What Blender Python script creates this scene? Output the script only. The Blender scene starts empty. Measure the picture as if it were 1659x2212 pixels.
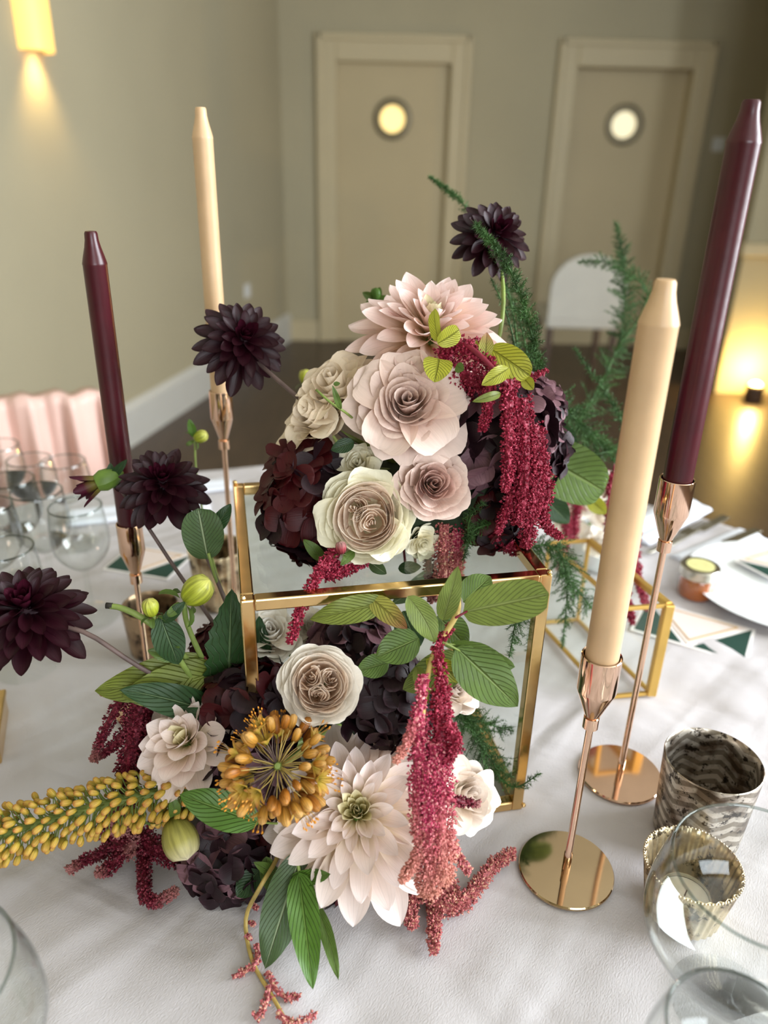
import bpy, math, random
import numpy as np
from mathutils import Vector, Matrix

random.seed(11)
rng = np.random.default_rng(11)
PI = math.pi
SC = bpy.context.scene
COL = SC.collection

# ---------------------------------------------------------------- camera
F_PX, CX, CY = 1663.0, 829.5, 1106.0
T = 0.75                      # table top
CAM_Z = T + 0.53
_d = np.array([(745 - CX) / F_PX, (4690 - CY) / F_PX, 1.0]); _d /= np.linalg.norm(_d)
_Z = -_d
_Y = np.array([0, 0, 1.0]) - _d[2] * _d; _Y /= np.linalg.norm(_Y)
_X = np.cross(_Y, _Z)
M3 = np.array([_X, _Y, _Z])   # camera (right, down, forward) -> world
CAM = Vector((0, 0, CAM_Z))
RT = Vector(M3 @ np.array([1, 0, 0.])); UPV = Vector(M3 @ np.array([0, -1., 0])); FW = Vector(M3 @ np.array([0, 0, 1.]))

cam_data = bpy.data.cameras.new('camera'); cam = bpy.data.objects.new('camera', cam_data); COL.objects.link(cam)
_m = Matrix.Identity(4)
for i in range(3):
    _m[i][0] = RT[i]; _m[i][1] = UPV[i]; _m[i][2] = -FW[i]; _m[i][3] = CAM[i]
cam.matrix_world = _m
cam_data.sensor_fit = 'VERTICAL'; cam_data.sensor_height = 36.0
cam_data.lens = F_PX / 2212.0 * 36.0
cam_data.clip_start = 0.02
cam_data.dof.use_dof = True
cam_data.dof.focus_distance = 0.585
cam_data.dof.aperture_fstop = cam_data.lens / 1000.0 / 0.0070
SC.camera = cam

# ---------------------------------------------------------------- world, light, exposure
w = bpy.data.worlds.new('daylight'); SC.world = w; w.use_nodes = True
w.node_tree.nodes['Background'].inputs[0].default_value = (0.80, 0.90, 1.0, 1)
w.node_tree.nodes['Background'].inputs[1].default_value = 1.2

def area(name, loc, target, sx, sy, power, col):
    l = bpy.data.lights.new(name, 'AREA'); l.shape = 'RECTANGLE'; l.size = sx; l.size_y = sy
    l.energy = power; l.color = col
    o = bpy.data.objects.new(name, l); COL.objects.link(o); o.location = loc
    o.rotation_euler = (Vector(target) - Vector(loc)).to_track_quat('-Z', 'Y').to_euler()
    return o
XR = 2.75      # right wall
YB = -2.6      # wall behind the camera
YF = 5.8       # wall with the doors
ZC = 2.75      # ceiling
area('window_right_offscreen', (XR - 0.02, 0.35, 1.65), (XR - 2, 0.35, 1.65), 1.8, 1.6, 178, (0.90, 0.95, 1.0))
area('window_rear_offscreen', (1.2, YB + 0.02, 1.65), (1.2, YB + 2, 1.65), 1.8, 1.6, 58, (0.90, 0.95, 1.0))
SC.view_settings.view_transform = 'Standard'; SC.view_settings.look = 'None'
SC.view_settings.gamma = 1.0; SC.view_settings.exposure = 0.18; SC.view_settings.use_curve_mapping = False

# ---------------------------------------------------------------- pixel <-> world helpers
def ray(px, py): return Vector(M3 @ np.array([(px - CX) / F_PX, (py - CY) / F_PX, 1.0]))
def P(px, py, Y):
    r = ray(px, py); return CAM + r * (Y / r.y)
def PZ(px, py, z=T):
    r = ray(px, py); return CAM + r * ((z - CAM_Z) / r.z)
def mpp(p): return (Vector(p) - CAM).dot(FW) / F_PX
def tocam(p): return (CAM - Vector(p)).normalized()
def facing(p, r=0, u=0): return (tocam(p) + RT * r + UPV * u).normalized()

# ---------------------------------------------------------------- object helpers
def mesh(name, V, F, uv=None, smooth=True):
    me = bpy.data.meshes.new(name)
    V = np.asarray(V, dtype=float)
    me.from_pydata(V.tolist(), [], F if isinstance(F, list) else F.tolist())
    if uv is not None:
        uv = np.asarray(uv, dtype=np.float32)
        lay = me.uv_layers.new(name='UVMap')
        idx = np.empty(len(me.loops), dtype=np.int32); me.loops.foreach_get('vertex_index', idx)
        lay.data.foreach_set('uv', uv[idx].ravel())
    if smooth: me.polygons.foreach_set('use_smooth', [True] * len(me.polygons))
    me.update()
    return me
def obj(name, me, mat, parent=None, M=None):
    o = bpy.data.objects.new(name, me)
    if mat is not None and len(me.materials) == 0: me.materials.append(mat)
    COL.objects.link(o)
    if parent is not None:
        o.parent = parent
        if M is None: M = parent.matrix_basis.inverted()      # mesh is in world coordinates
    if M is not None: o.matrix_basis = M
    return o
def tag(o, label, cat, group=None):
    o['label'] = label; o['category'] = cat
    if group: o['group'] = group
    return o
def thing(name, label, cat, loc=(0, 0, 0), group=None, M=None):
    o = bpy.data.objects.new(name, None); COL.objects.link(o); o.empty_display_size = 0.02
    o.matrix_basis = M if M is not None else Matrix.Translation(Vector(loc))
    return tag(o, label, cat, group)
def struct(name, me, mat):
    o = obj(name, me, mat); o['kind'] = 'structure'; return o
def frame(loc, n, spin=0.0, up=(0, 0, 1)):
    n = Vector(n).normalized(); up = Vector(up)
    x = up.cross(n)
    if x.length < 1e-4: x = Vector((1, 0, 0)).cross(n)
    x.normalize(); y = n.cross(x)
    M = Matrix.Identity(4)
    for i in range(3): M[i][0] = x[i]; M[i][1] = y[i]; M[i][2] = n[i]; M[i][3] = loc[i]
    return M @ Matrix.Rotation(spin, 4, 'Z')

def join(parts):
    V = []; F = []; U = []; n = 0
    for v, f, u in parts:
        v = np.asarray(v, float); V.append(v); F += [[a + n for a in q] for q in f]
        U.append(np.asarray(u, float) if u is not None else np.zeros((len(v), 2))); n += len(v)
    return np.vstack(V), F, np.vstack(U)
def gridfaces(nu, nv, off=0, wrap=False):
    F = []
    for i in range(nu):
        for j in range(nv):
            a = off + i * (nv + 1) + j
            F.append([a, a + 1, a + nv + 2, a + nv + 1])
    return F
def catmull(pts, n):
    pts = [Vector(p) for p in pts]
    if len(pts) == 2: return [pts[0].lerp(pts[1], i / n) for i in range(n + 1)]
    q = [pts[0] * 2 - pts[1]] + pts + [pts[-1] * 2 - pts[-2]]
    out = []; segs = len(pts) - 1
    for i in range(n + 1):
        s = i / n * segs; k = min(int(s), segs - 1); t = s - k
        a, b, c, d = q[k], q[k + 1], q[k + 2], q[k + 3]
        out.append(0.5 * ((2 * b) + (c - a) * t + (2 * a - 5 * b + 4 * c - d) * t * t + (3 * b - a - 3 * c + d) * t ** 3))
    return out
def frames(pts):
    T_ = []
    for i in range(len(pts)):
        a = pts[max(0, i - 1)]; b = pts[min(len(pts) - 1, i + 1)]
        d = (b - a); T_.append(d.normalized() if d.length > 1e-9 else Vector((0, 0, 1)))
    n = T_[0].orthogonal().normalized(); N = []
    for t in T_:
        n = (n - t * n.dot(t)); n = n.normalized() if n.length > 1e-6 else t.orthogonal().normalized(); N.append(n)
    return T_, N
def tube_geo(pts, r0, r1, n=10, seg=8, cap=True, rf=None):
    c = catmull(pts, n); T_, N = frames(c); V = []; U = []
    for i, p in enumerate(c):
        t = i / n; r = rf(t) if rf else r0 + (r1 - r0) * t
        b = T_[i].cross(N[i])
        for k in range(seg):
            a = 2 * PI * k / seg
            V.append(tuple(p + (N[i] * math.cos(a) + b * math.sin(a)) * r)); U.append((k / seg, t))
    F = [[i * seg + k, i * seg + (k + 1) % seg, (i + 1) * seg + (k + 1) % seg, (i + 1) * seg + k] for i in range(n) for k in range(seg)]
    if cap:
        F.append(list(range(seg))[::-1]); F.append([n * seg + k for k in range(seg)])
    return V, F, U
def tube(name, pts, r0, r1, mat, parent=None, n=12, seg=8, M=None, rf=None):
    V, F, U = tube_geo(pts, r0, r1, n, seg, rf=rf)
    return obj(name, mesh(name, V, F, U), mat, parent, M)
def lathe_geo(prof, seg=40, mod=None):
    V = []; U = []; F = []; n = len(prof)
    L = [0.0]
    for a, b in zip(prof[:-1], prof[1:]): L.append(L[-1] + math.hypot(b[0] - a[0], b[1] - a[1]))
    for i, (r, z) in enumerate(prof):
        for k in range(seg + 1):
            a = 2 * PI * k / seg; rr = r * (mod(a, i, z) if mod else 1)
            V.append((rr * math.cos(a), rr * math.sin(a), z)); U.append((k / seg, L[i] / L[-1]))
    for i in range(n - 1):
        for k in range(seg):
            a = i * (seg + 1) + k; F.append([a, a + 1, a + seg + 2, a + seg + 1])
    return V, F, U
def lathe(name, prof, mat, parent=None, M=None, seg=40, mod=None, smooth=True):
    V, F, U = lathe_geo(prof, seg, mod)
    me = mesh(name, V, F, U, smooth)
    if smooth:
        try: me.set_sharp_from_angle(angle=math.radians(38))
        except Exception: pass
    return obj(name, me, mat, parent, M)
def box_geo(lo, hi, bev=0.0):
    x0, y0, z0 = lo; x1, y1, z1 = hi
    if bev <= 0:
        V = [(x0, y0, z0), (x1, y0, z0), (x1, y1, z0), (x0, y1, z0), (x0, y0, z1), (x1, y0, z1), (x1, y1, z1), (x0, y1, z1)]
        F = [[0, 3, 2, 1], [4, 5, 6, 7], [0, 1, 5, 4], [1, 2, 6, 5], [2, 3, 7, 6], [3, 0, 4, 7]]
        return V, F, None
    import bmesh
    bm = bmesh.new(); V, F, _ = box_geo(lo, hi)
    vs = [bm.verts.new(v) for v in V]
    for f in F: bm.faces.new([vs[i] for i in f])
    bmesh.ops.bevel(bm, geom=bm.edges[:], offset=bev, segments=2, profile=0.5, affect='EDGES')
    bm.verts.index_update()
    V = [tuple(v.co) for v in bm.verts]; F = [[v.index for v in f.verts] for f in bm.faces]; bm.free()
    return V, F, None
def box(name, lo, hi, mat, parent=None, M=None, bev=0.0):
    V, F, _ = box_geo(lo, hi, bev); return obj(name, mesh(name, V, F, None, False), mat, parent, M)
def bar(name, a, b, wd, mat, parent, up=(0, 0, 1), ext=0.0):
    a = Vector(a); b = Vector(b); d = (b - a); L = d.length; M = frame(a, d, 0, up)
    V, F, _ = box_geo((-wd / 2, -wd / 2, -ext), (wd / 2, wd / 2, L + ext), wd * 0.12)
    return obj(name, mesh(name, V, F, None, False), mat, parent, parent.matrix_basis.inverted() @ M)

# ---------------------------------------------------------------- materials
def new_mat(name):
    m = bpy.data.materials.new(name); m.use_nodes = True; nt = m.node_tree
    return m, nt, nt.nodes, nt.links, nt.nodes['Principled BSDF']
def rgb(*c):
    f = lambda x: x / 12.92 if x <= 0.04045 else ((x + 0.055) / 1.055) ** 2.4
    return tuple(f(v / 255.0) for v in c) + (1.0,)
def plain(name, col, rough=0.5, metal=0.0, var=0.0, vscale=8.0, bump=0.0, bscale=60.0, spec=0.5, sub=0.0, coat=0.0, col2=None):
    m, nt, N, L, b = new_mat(name)
    b.inputs['Base Color'].default_value = col; b.inputs['Roughness'].default_value = rough
    b.inputs['Metallic'].default_value = metal; b.inputs['Specular IOR Level'].default_value = spec
    b.inputs['Coat Weight'].default_value = coat
    if sub:
        b.inputs['Subsurface Weight'].default_value = sub; b.inputs['Subsurface Radius'].default_value = (0.006, 0.004, 0.003)
        b.inputs['Subsurface Scale'].default_value = 1.0
    tc = N.new('ShaderNodeTexCoord')
    if var > 0 or col2:
        nz = N.new('ShaderNodeTexNoise'); nz.inputs['Scale'].default_value = vscale; nz.inputs['Detail'].default_value = 4
        L.new(tc.outputs['Object'], nz.inputs['Vector'])
        r = N.new('ShaderNodeValToRGB')
        c2 = col2 or tuple(v * (1 - var) for v in col[:3]) + (1,)
        c1 = col if col2 else tuple(min(1, v * (1 + var)) for v in col[:3]) + (1,)
        r.color_ramp.elements[0].position = 0.35; r.color_ramp.elements[1].position = 0.65
        r.color_ramp.elements[0].color = c2; r.color_ramp.elements[1].color = c1
        L.new(nz.outputs['Fac'], r.inputs['Fac']); L.new(r.outputs['Color'], b.inputs['Base Color'])
    if bump > 0:
        nb = N.new('ShaderNodeTexNoise'); nb.inputs['Scale'].default_value = bscale; nb.inputs['Detail'].default_value = 3
        L.new(tc.outputs['Object'], nb.inputs['Vector'])
        bp = N.new('ShaderNodeBump'); bp.inputs['Strength'].default_value = bump; bp.inputs['Distance'].default_value = 0.002
        L.new(nb.outputs['Fac'], bp.inputs['Height']); L.new(bp.outputs['Normal'], b.inputs['Normal'])
    return m
def petal_mat(name, stops, rough=0.55, transl=0.22, streak=0.12, edge=None, spec=0.3):
    """colour along the petal (UV y: base 0, tip 1) with fine lengthwise streaks"""
    m, nt, N, L, b = new_mat(name)
    tc = N.new('ShaderNodeTexCoord'); sp = N.new('ShaderNodeSeparateXYZ'); L.new(tc.outputs['UV'], sp.inputs[0])
    r = N.new('ShaderNodeValToRGB'); cr = r.color_ramp
    while len(cr.elements) < len(stops): cr.elements.new(0.5)
    for e, (p, c) in zip(cr.elements, stops): e.position = p; e.color = c
    L.new(sp.outputs['Y'], r.inputs['Fac'])
    mp = N.new('ShaderNodeMapping'); mp.inputs['Scale'].default_value = (22, 1.5, 1); L.new(tc.outputs['UV'], mp.inputs['Vector'])
    nz = N.new('ShaderNodeTexNoise'); nz.inputs['Scale'].default_value = 1.0; nz.inputs['Detail'].default_value = 3; L.new(mp.outputs[0], nz.inputs['Vector'])
    mx = N.new('ShaderNodeMix'); mx.data_type = 'RGBA'; mx.blend_type = 'MULTIPLY'
    mr = N.new('ShaderNodeMapRange'); mr.inputs['From Min'].default_value = 0.35; mr.inputs['From Max'].default_value = 0.65
    mr.inputs['To Min'].default_value = 1 - streak * 2; mr.inputs['To Max'].default_value = 1.0
    L.new(nz.outputs['Fac'], mr.inputs['Value'])
    mx.inputs['Factor'].default_value = 1.0
    L.new(r.outputs['Color'], mx.inputs['A']); L.new(mr.outputs['Result'], mx.inputs['B'])
    out = mx.outputs['Result']
    L.new(out, b.inputs['Base Color']); b.inputs['Roughness'].default_value = rough; b.inputs['Specular IOR Level'].default_value = spec
    bp = N.new('ShaderNodeBump'); bp.inputs['Strength'].default_value = 0.25; bp.inputs['Distance'].default_value = 0.001
    L.new(nz.outputs['Fac'], bp.inputs['Height']); L.new(bp.outputs['Normal'], b.inputs['Normal'])
    if transl > 0:
        tr = N.new('ShaderNodeBsdfTranslucent'); L.new(out, tr.inputs['Color'])
        ms = N.new('ShaderNodeMixShader'); ms.inputs[0].default_value = transl
        L.new(b.outputs[0], ms.inputs[1]); L.new(tr.outputs[0], ms.inputs[2])
        L.new(ms.outputs[0], N['Material Output'].inputs['Surface'])
    return m
def leaf_mat(name, col, vein, rough=0.42, transl=0.25, nveins=9, slope=0.42, vein_amt=0.6, tip=None):
    m, nt, N, L, b = new_mat(name)
    tc = N.new('ShaderNodeTexCoord'); sp = N.new('ShaderNodeSeparateXYZ'); L.new(tc.outputs['UV'], sp.inputs[0])
    def math_(op, a, bb=None, c=None):
        n = N.new('ShaderNodeMath'); n.operation = op
        for i, v in enumerate((a, bb, c)):
            if v is None: continue
            if isinstance(v, (int, float)): n.inputs[i].default_value = v
            else: L.new(v, n.inputs[i])
        return n.outputs[0]
    s = math_('ABSOLUTE', math_('SUBTRACT', math_('MULTIPLY', sp.outputs['X'], 2.0), 1.0))
    ph = math_('MULTIPLY', math_('SUBTRACT', sp.outputs['Y'], math_('MULTIPLY', s, slope)), float(nveins))
    fr = math_('ABSOLUTE', math_('SUBTRACT', math_('FRACT', math_('ADD', ph, 20.0)), 0.5))
    line = N.new('ShaderNodeMapRange'); line.inputs['From Min'].default_value = 0.38; line.inputs['From Max'].default_value = 0.5; L.new(fr, line.inputs['Value'])
    mid = N.new('ShaderNodeMapRange'); mid.inputs['From Min'].default_value = 0.09; mid.inputs['From Max'].default_value = 0.02; L.new(s, mid.inputs['Value'])
    vmask = math_('MAXIMUM', math_('MULTIPLY', line.outputs[0], 0.7), mid.outputs[0])
    nz = N.new('ShaderNodeTexNoise'); nz.inputs['Scale'].default_value = 90; nz.inputs['Detail'].default_value = 4; L.new(tc.outputs['Object'], nz.inputs['Vector'])
    m1 = N.new('ShaderNodeMix'); m1.data_type = 'RGBA'; m1.inputs['A'].default_value = tuple(v * 0.72 for v in col[:3]) + (1,); m1.inputs['B'].default_value = tuple(min(1, v * 1.25) for v in col[:3]) + (1,)
    L.new(nz.outputs['Fac'], m1.inputs['Factor'])
    src = m1.outputs['Result']
    if tip:
        mt = N.new('ShaderNodeMix'); mt.data_type = 'RGBA'; mt.inputs['B'].default_value = tip
        rr = N.new('ShaderNodeMapRange'); rr.inputs['From Min'].default_value = 0.45; rr.inputs['From Max'].default_value = 1.0; L.new(sp.outputs['Y'], rr.inputs['Value'])
        L.new(rr.outputs[0], mt.inputs['Factor']); L.new(src, mt.inputs['A']); src = mt.outputs['Result']
    m2 = N.new('ShaderNodeMix'); m2.data_type = 'RGBA'; m2.inputs['B'].default_value = vein
    L.new(math_('MULTIPLY', vmask, vein_amt), m2.inputs['Factor']); L.new(src, m2.inputs['A'])
    out = m2.outputs['Result']
    L.new(out, b.inputs['Base Color']); b.inputs['Roughness'].default_value = rough; b.inputs['Specular IOR Level'].default_value = 0.4
    bp = N.new('ShaderNodeBump'); bp.inputs['Strength'].default_value = 0.9; bp.inputs['Distance'].default_value = 0.002; bp.invert = True
    L.new(vmask, bp.inputs['Height']); L.new(bp.outputs['Normal'], b.inputs['Normal'])
    tr = N.new('ShaderNodeBsdfTranslucent'); L.new(out, tr.inputs['Color'])
    ms = N.new('ShaderNodeMixShader'); ms.inputs[0].default_value = transl
    L.new(b.outputs[0], ms.inputs[1]); L.new(tr.outputs[0], ms.inputs[2]); L.new(ms.outputs[0], N['Material Output'].inputs['Surface'])
    return m
def thin_glass(name, tint=(0.975, 0.985, 0.98, 1), ior=1.45, rough=0.0, edge=(0.34, 0.38, 0.37, 1)):
    m, nt, N, L, b = new_mat(name); N.remove(b)
    t = N.new('ShaderNodeBsdfTransparent')
    g = N.new('ShaderNodeBsdfGlossy'); g.inputs['Roughness'].default_value = rough; g.inputs['Color'].default_value = (1, 1, 1, 1)
    lw = N.new('ShaderNodeLayerWeight'); lw.inputs['Blend'].default_value = 0.5      # Schlick reflectance, same from both sides
    pw = N.new('ShaderNodeMath'); pw.operation = 'POWER'; L.new(lw.outputs['Facing'], pw.inputs[0]); pw.inputs[1].default_value = 5.0
    fr = N.new('ShaderNodeMath'); fr.operation = 'MULTIPLY_ADD'; L.new(pw.outputs[0], fr.inputs[0]); fr.inputs[1].default_value = 0.8; fr.inputs[2].default_value = ((ior - 1) / (ior + 1)) ** 2
    p3_ = N.new('ShaderNodeMath'); p3_.operation = 'POWER'; L.new(lw.outputs['Facing'], p3_.inputs[0]); p3_.inputs[1].default_value = 7.0    # longer way through the glass at its edges
    tm = N.new('ShaderNodeMix'); tm.data_type = 'RGBA'; tm.inputs['A'].default_value = tint; tm.inputs['B'].default_value = edge; L.new(p3_.outputs[0], tm.inputs['Factor']); L.new(tm.outputs['Result'], t.inputs[0])
    ms = N.new('ShaderNodeMixShader'); L.new(fr.outputs[0], ms.inputs[0]); L.new(t.outputs[0], ms.inputs[1]); L.new(g.outputs[0], ms.inputs[2])
    L.new(ms.outputs[0], N['Material Output'].inputs['Surface'])
    return m
def emit(name, col, s):
    m, nt, N, L, b = new_mat(name); b.inputs['Base Color'].default_value = col
    b.inputs['Emission Color'].default_value = col; b.inputs['Emission Strength'].default_value = s
    return m
def grain_mat(name, base, light, pos=0.62, tipcol=None, tipstart=0.55):
    """amaranth tassel: mottled grains, lighter seed tips; colour changes along the tassel (UV y)"""
    m, nt, N, L, b = new_mat(name)
    tc = N.new('ShaderNodeTexCoord')
    nz = N.new('ShaderNodeTexNoise'); nz.inputs['Scale'].default_value = 420; nz.inputs['Detail'].default_value = 2; L.new(tc.outputs['Object'], nz.inputs['Vector'])
    r = N.new('ShaderNodeValToRGB'); cr = r.color_ramp
    cr.elements[0].position = 0.38; cr.elements[0].color = tuple(v * 0.55 for v in base[:3]) + (1,)
    e = cr.elements.new(0.52); e.color = base
    cr.elements[-1].position = pos + 0.1; cr.elements[-1].color = light
    L.new(nz.outputs['Fac'], r.inputs['Fac']); src = r.outputs['Color']
    if tipcol:
        sp = N.new('ShaderNodeSeparateXYZ'); L.new(tc.outputs['UV'], sp.inputs[0])
        mr = N.new('ShaderNodeMapRange'); mr.inputs['From Min'].default_value = tipstart; mr.inputs['From Max'].default_value = 1.0; mr.inputs['To Max'].default_value = 0.8; L.new(sp.outputs['Y'], mr.inputs['Value'])
        mx = N.new('ShaderNodeMix'); mx.data_type = 'RGBA'; mx.inputs['B'].default_value = tipcol
        L.new(mr.outputs[0], mx.inputs['Factor']); L.new(src, mx.inputs['A']); src = mx.outputs['Result']
    L.new(src, b.inputs['Base Color']); b.inputs['Roughness'].default_value = 0.6; b.inputs['Specular IOR Level'].default_value = 0.35
    return m

MT = {}
MT['wall_left'] = plain('wall_paint', rgb(176, 168, 142), 0.85, var=0.03, vscale=1.5)
MT['wall_back'] = MT['wall_left']
MT['white_paint'] = plain('painted_ceiling', rgb(225, 222, 210), 0.9, var=0.02)
MT['door'] = plain('door_paint_cream', rgb(190, 175, 140), 0.6, var=0.03, vscale=2)
MT['trim'] = plain('trim_paint_cream', rgb(196, 183, 150), 0.55, var=0.03, vscale=2)
MT['skirting'] = plain('skirting_white', rgb(205, 205, 200), 0.5, var=0.02)
MT['gold'] = plain('brass_gold', rgb(214, 180, 124), 0.16, 1.0, var=0.12, vscale=25, bump=0.05, bscale=40)
MT['gold_matte'] = plain('brushed_gold', rgb(214, 176, 96), 0.42, 0.8, var=0.1, vscale=25)
MT['rose_gold'] = plain('rose_gold', rgb(226, 190, 164), 0.09, 1.0, var=0.05, vscale=30)
MT['disc_gold'] = plain('polished_gold_disc', rgb(192, 168, 134), 0.06, 1.0, var=0.04, vscale=20)
MT['wax_red'] = plain('burgundy_wax', rgb(62, 5, 18), 0.32, var=0.14, vscale=40, sub=0.05, spec=0.5, bump=0.06, bscale=90)
MT['wax_beige'] = plain('beige_wax', rgb(198, 166, 128), 0.42, var=0.06, vscale=30, sub=0.25, bump=0.05, bscale=90)
MT['glass'] = thin_glass('clear_glass')
MT['rim_glass'] = thin_glass('glass_rim', (0.72, 0.76, 0.75, 1), 1.6, edge=(0.25, 0.28, 0.27, 1))
MT['pane'] = thin_glass('pane_glass', (0.95, 0.97, 0.95, 1), 1.5)
MT['stem_green'] = plain('stem_green', rgb(120, 138, 66), 0.5, var=0.2, vscale=60)
MT['stem_brown'] = plain('stem_plum_brown', rgb(92, 74, 70), 0.5, var=0.25, vscale=60)
MT['stem_red'] = plain('stem_crimson', rgb(120, 18, 44), 0.45, var=0.2, vscale=60)
MT['stem_tan'] = plain('stem_tan', rgb(176, 152, 84), 0.5, var=0.2, vscale=60)
MT['calyx'] = plain('calyx_green', rgb(92, 120, 44), 0.5, var=0.2, vscale=80)
MT['foam'] = plain('floral_foam_green', rgb(34, 46, 26), 0.95, var=0.2, vscale=60, bump=0.4, bscale=300)
MT['dahlia_pale'] = petal_mat('pale_dahlia_petal', [(0.0, rgb(196, 182, 110)), (0.3, rgb(236, 218, 186)), (0.65, rgb(242, 222, 212)), (1.0, rgb(246, 232, 230))], transl=0.25, streak=0.05)
MT['dahlia_heart'] = petal_mat('pale_dahlia_heart', [(0.0, rgb(178, 166, 84)), (0.35, rgb(216, 204, 142)), (1.0, rgb(240, 230, 196))], transl=0.15, streak=0.05)
MT['dahlia_blush'] = petal_mat('blush_dahlia_petal', [(0.0, rgb(214, 190, 120)), (0.3, rgb(238, 208, 178)), (0.7, rgb(240, 210, 200)), (1.0, rgb(246, 226, 222))], transl=0.25, streak=0.05)
MT['dahlia_dark'] = petal_mat('maroon_dahlia_petal', [(0.0, rgb(44, 6, 19)), (1.0, rgb(46, 8, 21))], rough=0.42, transl=0.08, streak=0.2, spec=0.35)
MT['dahlia_dark_heart'] = petal_mat('maroon_dahlia_heart', [(0.0, rgb(40, 4, 18)), (1.0, rgb(62, 12, 30))], rough=0.42, transl=0.04, streak=0.2)
MT['rose_cream'] = petal_mat('cream_rose_petal', [(0.0, rgb(226, 224, 170)), (0.35, rgb(250, 240, 206)), (1.0, rgb(252, 248, 228))], transl=0.16, streak=0.03)
MT['rose_white'] = petal_mat('white_rose_petal', [(0.0, rgb(226, 226, 182)), (0.35, rgb(251, 238, 220)), (1.0, rgb(253, 248, 240))], transl=0.16, streak=0.03)
MT['rose_white_shaded'] = petal_mat('shaded_white_rose_petal', [(0.0, rgb(220, 214, 176)), (0.4, rgb(238, 220, 202)), (1.0, rgb(242, 230, 220))], transl=0.16, streak=0.03)  # darker copy of the white rose petal, its shade put into the colour
MT['rose_white_heart'] = petal_mat('white_rose_heart', [(0.0, rgb(252, 204, 164)), (0.6, rgb(254, 228, 204)), (1.0, rgb(255, 244, 232))], transl=0.22, streak=0.03)
MT['rose_dusty'] = petal_mat('dusty_pink_rose_petal', [(0.0, rgb(220, 190, 168)), (0.5, rgb(236, 208, 194)), (1.0, rgb(240, 218, 208))], transl=0.16, streak=0.04)
MT['rose_mauve'] = petal_mat('mauve_rose_petal', [(0.0, rgb(224, 188, 176)), (1.0, rgb(230, 198, 187))], transl=0.16, streak=0.04)
MT['rose_beige'] = petal_mat('beige_rose_petal', [(0.0, rgb(222, 204, 162)), (0.4, rgb(240, 222, 194)), (1.0, rgb(244, 228, 206))], transl=0.16, streak=0.04)
MT['hyd_plum'] = petal_mat('plum_hydrangea_petal', [(0.0, rgb(36, 16, 23)), (0.8, rgb(36, 16, 23)), (1.0, rgb(58, 32, 42))], rough=0.5, transl=0.1, streak=0.15)
MT['hyd_burgundy'] = petal_mat('burgundy_hydrangea_petal', [(0.0, rgb(66, 7, 13)), (1.0, rgb(70, 9, 15))], rough=0.5, transl=0.12, streak=0.15)
MT['hyd_mauve'] = petal_mat('mauve_hydrangea_petal', [(0.0, rgb(122, 84, 94)), (1.0, rgb(132, 96, 104))], rough=0.5, transl=0.15, streak=0.15)
MT['dark_core'] = plain('dark_flower_core', rgb(36, 16, 23), 0.9, var=0.3, vscale=90)
MT['am_crimson'] = grain_mat('crimson_amaranth', rgb(136, 8, 44), rgb(206, 92, 116))
MT['am_wine'] = grain_mat('wine_amaranth', rgb(98, 10, 34), rgb(150, 64, 78), tipcol=rgb(168, 116, 110), tipstart=0.7)
MT['am_pink'] = grain_mat('pink_amaranth', rgb(176, 48, 84), rgb(228, 168, 164), tipcol=rgb(206, 146, 124), tipstart=0.35)
MT['am_rosy'] = grain_mat('faded_amaranth', rgb(184, 96, 100), rgb(222, 190, 156))
MT['leaf_bright'] = leaf_mat('bright_green_leaf', rgb(126, 144, 70), rgb(160, 174, 108), nveins=11)
MT['leaf_mid'] = leaf_mat('mid_green_leaf', rgb(92, 118, 50), rgb(138, 158, 92), nveins=10)
MT['leaf_grass'] = leaf_mat('vivid_green_leaf', rgb(82, 120, 40), rgb(122, 152, 72), nveins=9)
MT['leaf_dark'] = leaf_mat('dark_green_leaf', rgb(44, 74, 38), rgb(126, 150, 108), nveins=8, vein_amt=0.5)
MT['leaf_grey'] = leaf_mat('grey_green_leaf', rgb(74, 98, 58), rgb(170, 186, 148), nveins=12, vein_amt=0.75)
MT['leaf_olive'] = leaf_mat('olive_leaf', rgb(120, 132, 52), rgb(150, 160, 84), nveins=10)
MT['leaf_lime'] = leaf_mat('lime_leaf', rgb(170, 172, 52), rgb(120, 124, 36), nveins=9, vein_amt=0.7)
MT['leaf_copper'] = leaf_mat('lime_leaf_copper_tip', rgb(170, 168, 80), rgb(130, 120, 50), nveins=8, tip=rgb(150, 92, 62))
MT['fern'] = plain('asparagus_fern_green', rgb(52, 86, 34), 0.7, var=0.35, vscale=50)
MT['bud_lime'] = petal_mat('lime_bud', [(0.0, rgb(150, 164, 40)), (0.5, rgb(190, 200, 62)), (1.0, rgb(222, 220, 120))], rough=0.35, transl=0.15, streak=0.25)
MT['bud_cream'] = petal_mat('cream_green_bud', [(0.0, rgb(140, 138, 52)), (0.55, rgb(180, 172, 92)), (1.0, rgb(236, 224, 190))], rough=0.4, transl=0.15, streak=0.2)
MT['amber_bud'] = petal_mat('amber_flower_bud', [(0.0, rgb(150, 150, 48)), (0.35, rgb(224, 194, 80)), (0.72, rgb(230, 184, 90)), (1.0, rgb(204, 122, 72))], rough=0.4, transl=0.25, streak=0.2)
MT['orange_bud'] = petal_mat('orange_flower_bud', [(0.0, rgb(170, 112, 32)), (0.5, rgb(228, 168, 72)), (1.0, rgb(236, 188, 116))], rough=0.4, transl=0.3, streak=0.22)
MT['copper_bud'] = petal_mat('copper_flower_bud', [(0.0, rgb(140, 78, 20)), (0.5, rgb(190, 118, 38)), (1.0, rgb(214, 150, 74))], rough=0.4, transl=0.3, streak=0.25)
MT['anther'] = plain('orange_anther', rgb(214, 142, 34), 0.5)
MT['linen'] = None
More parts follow.
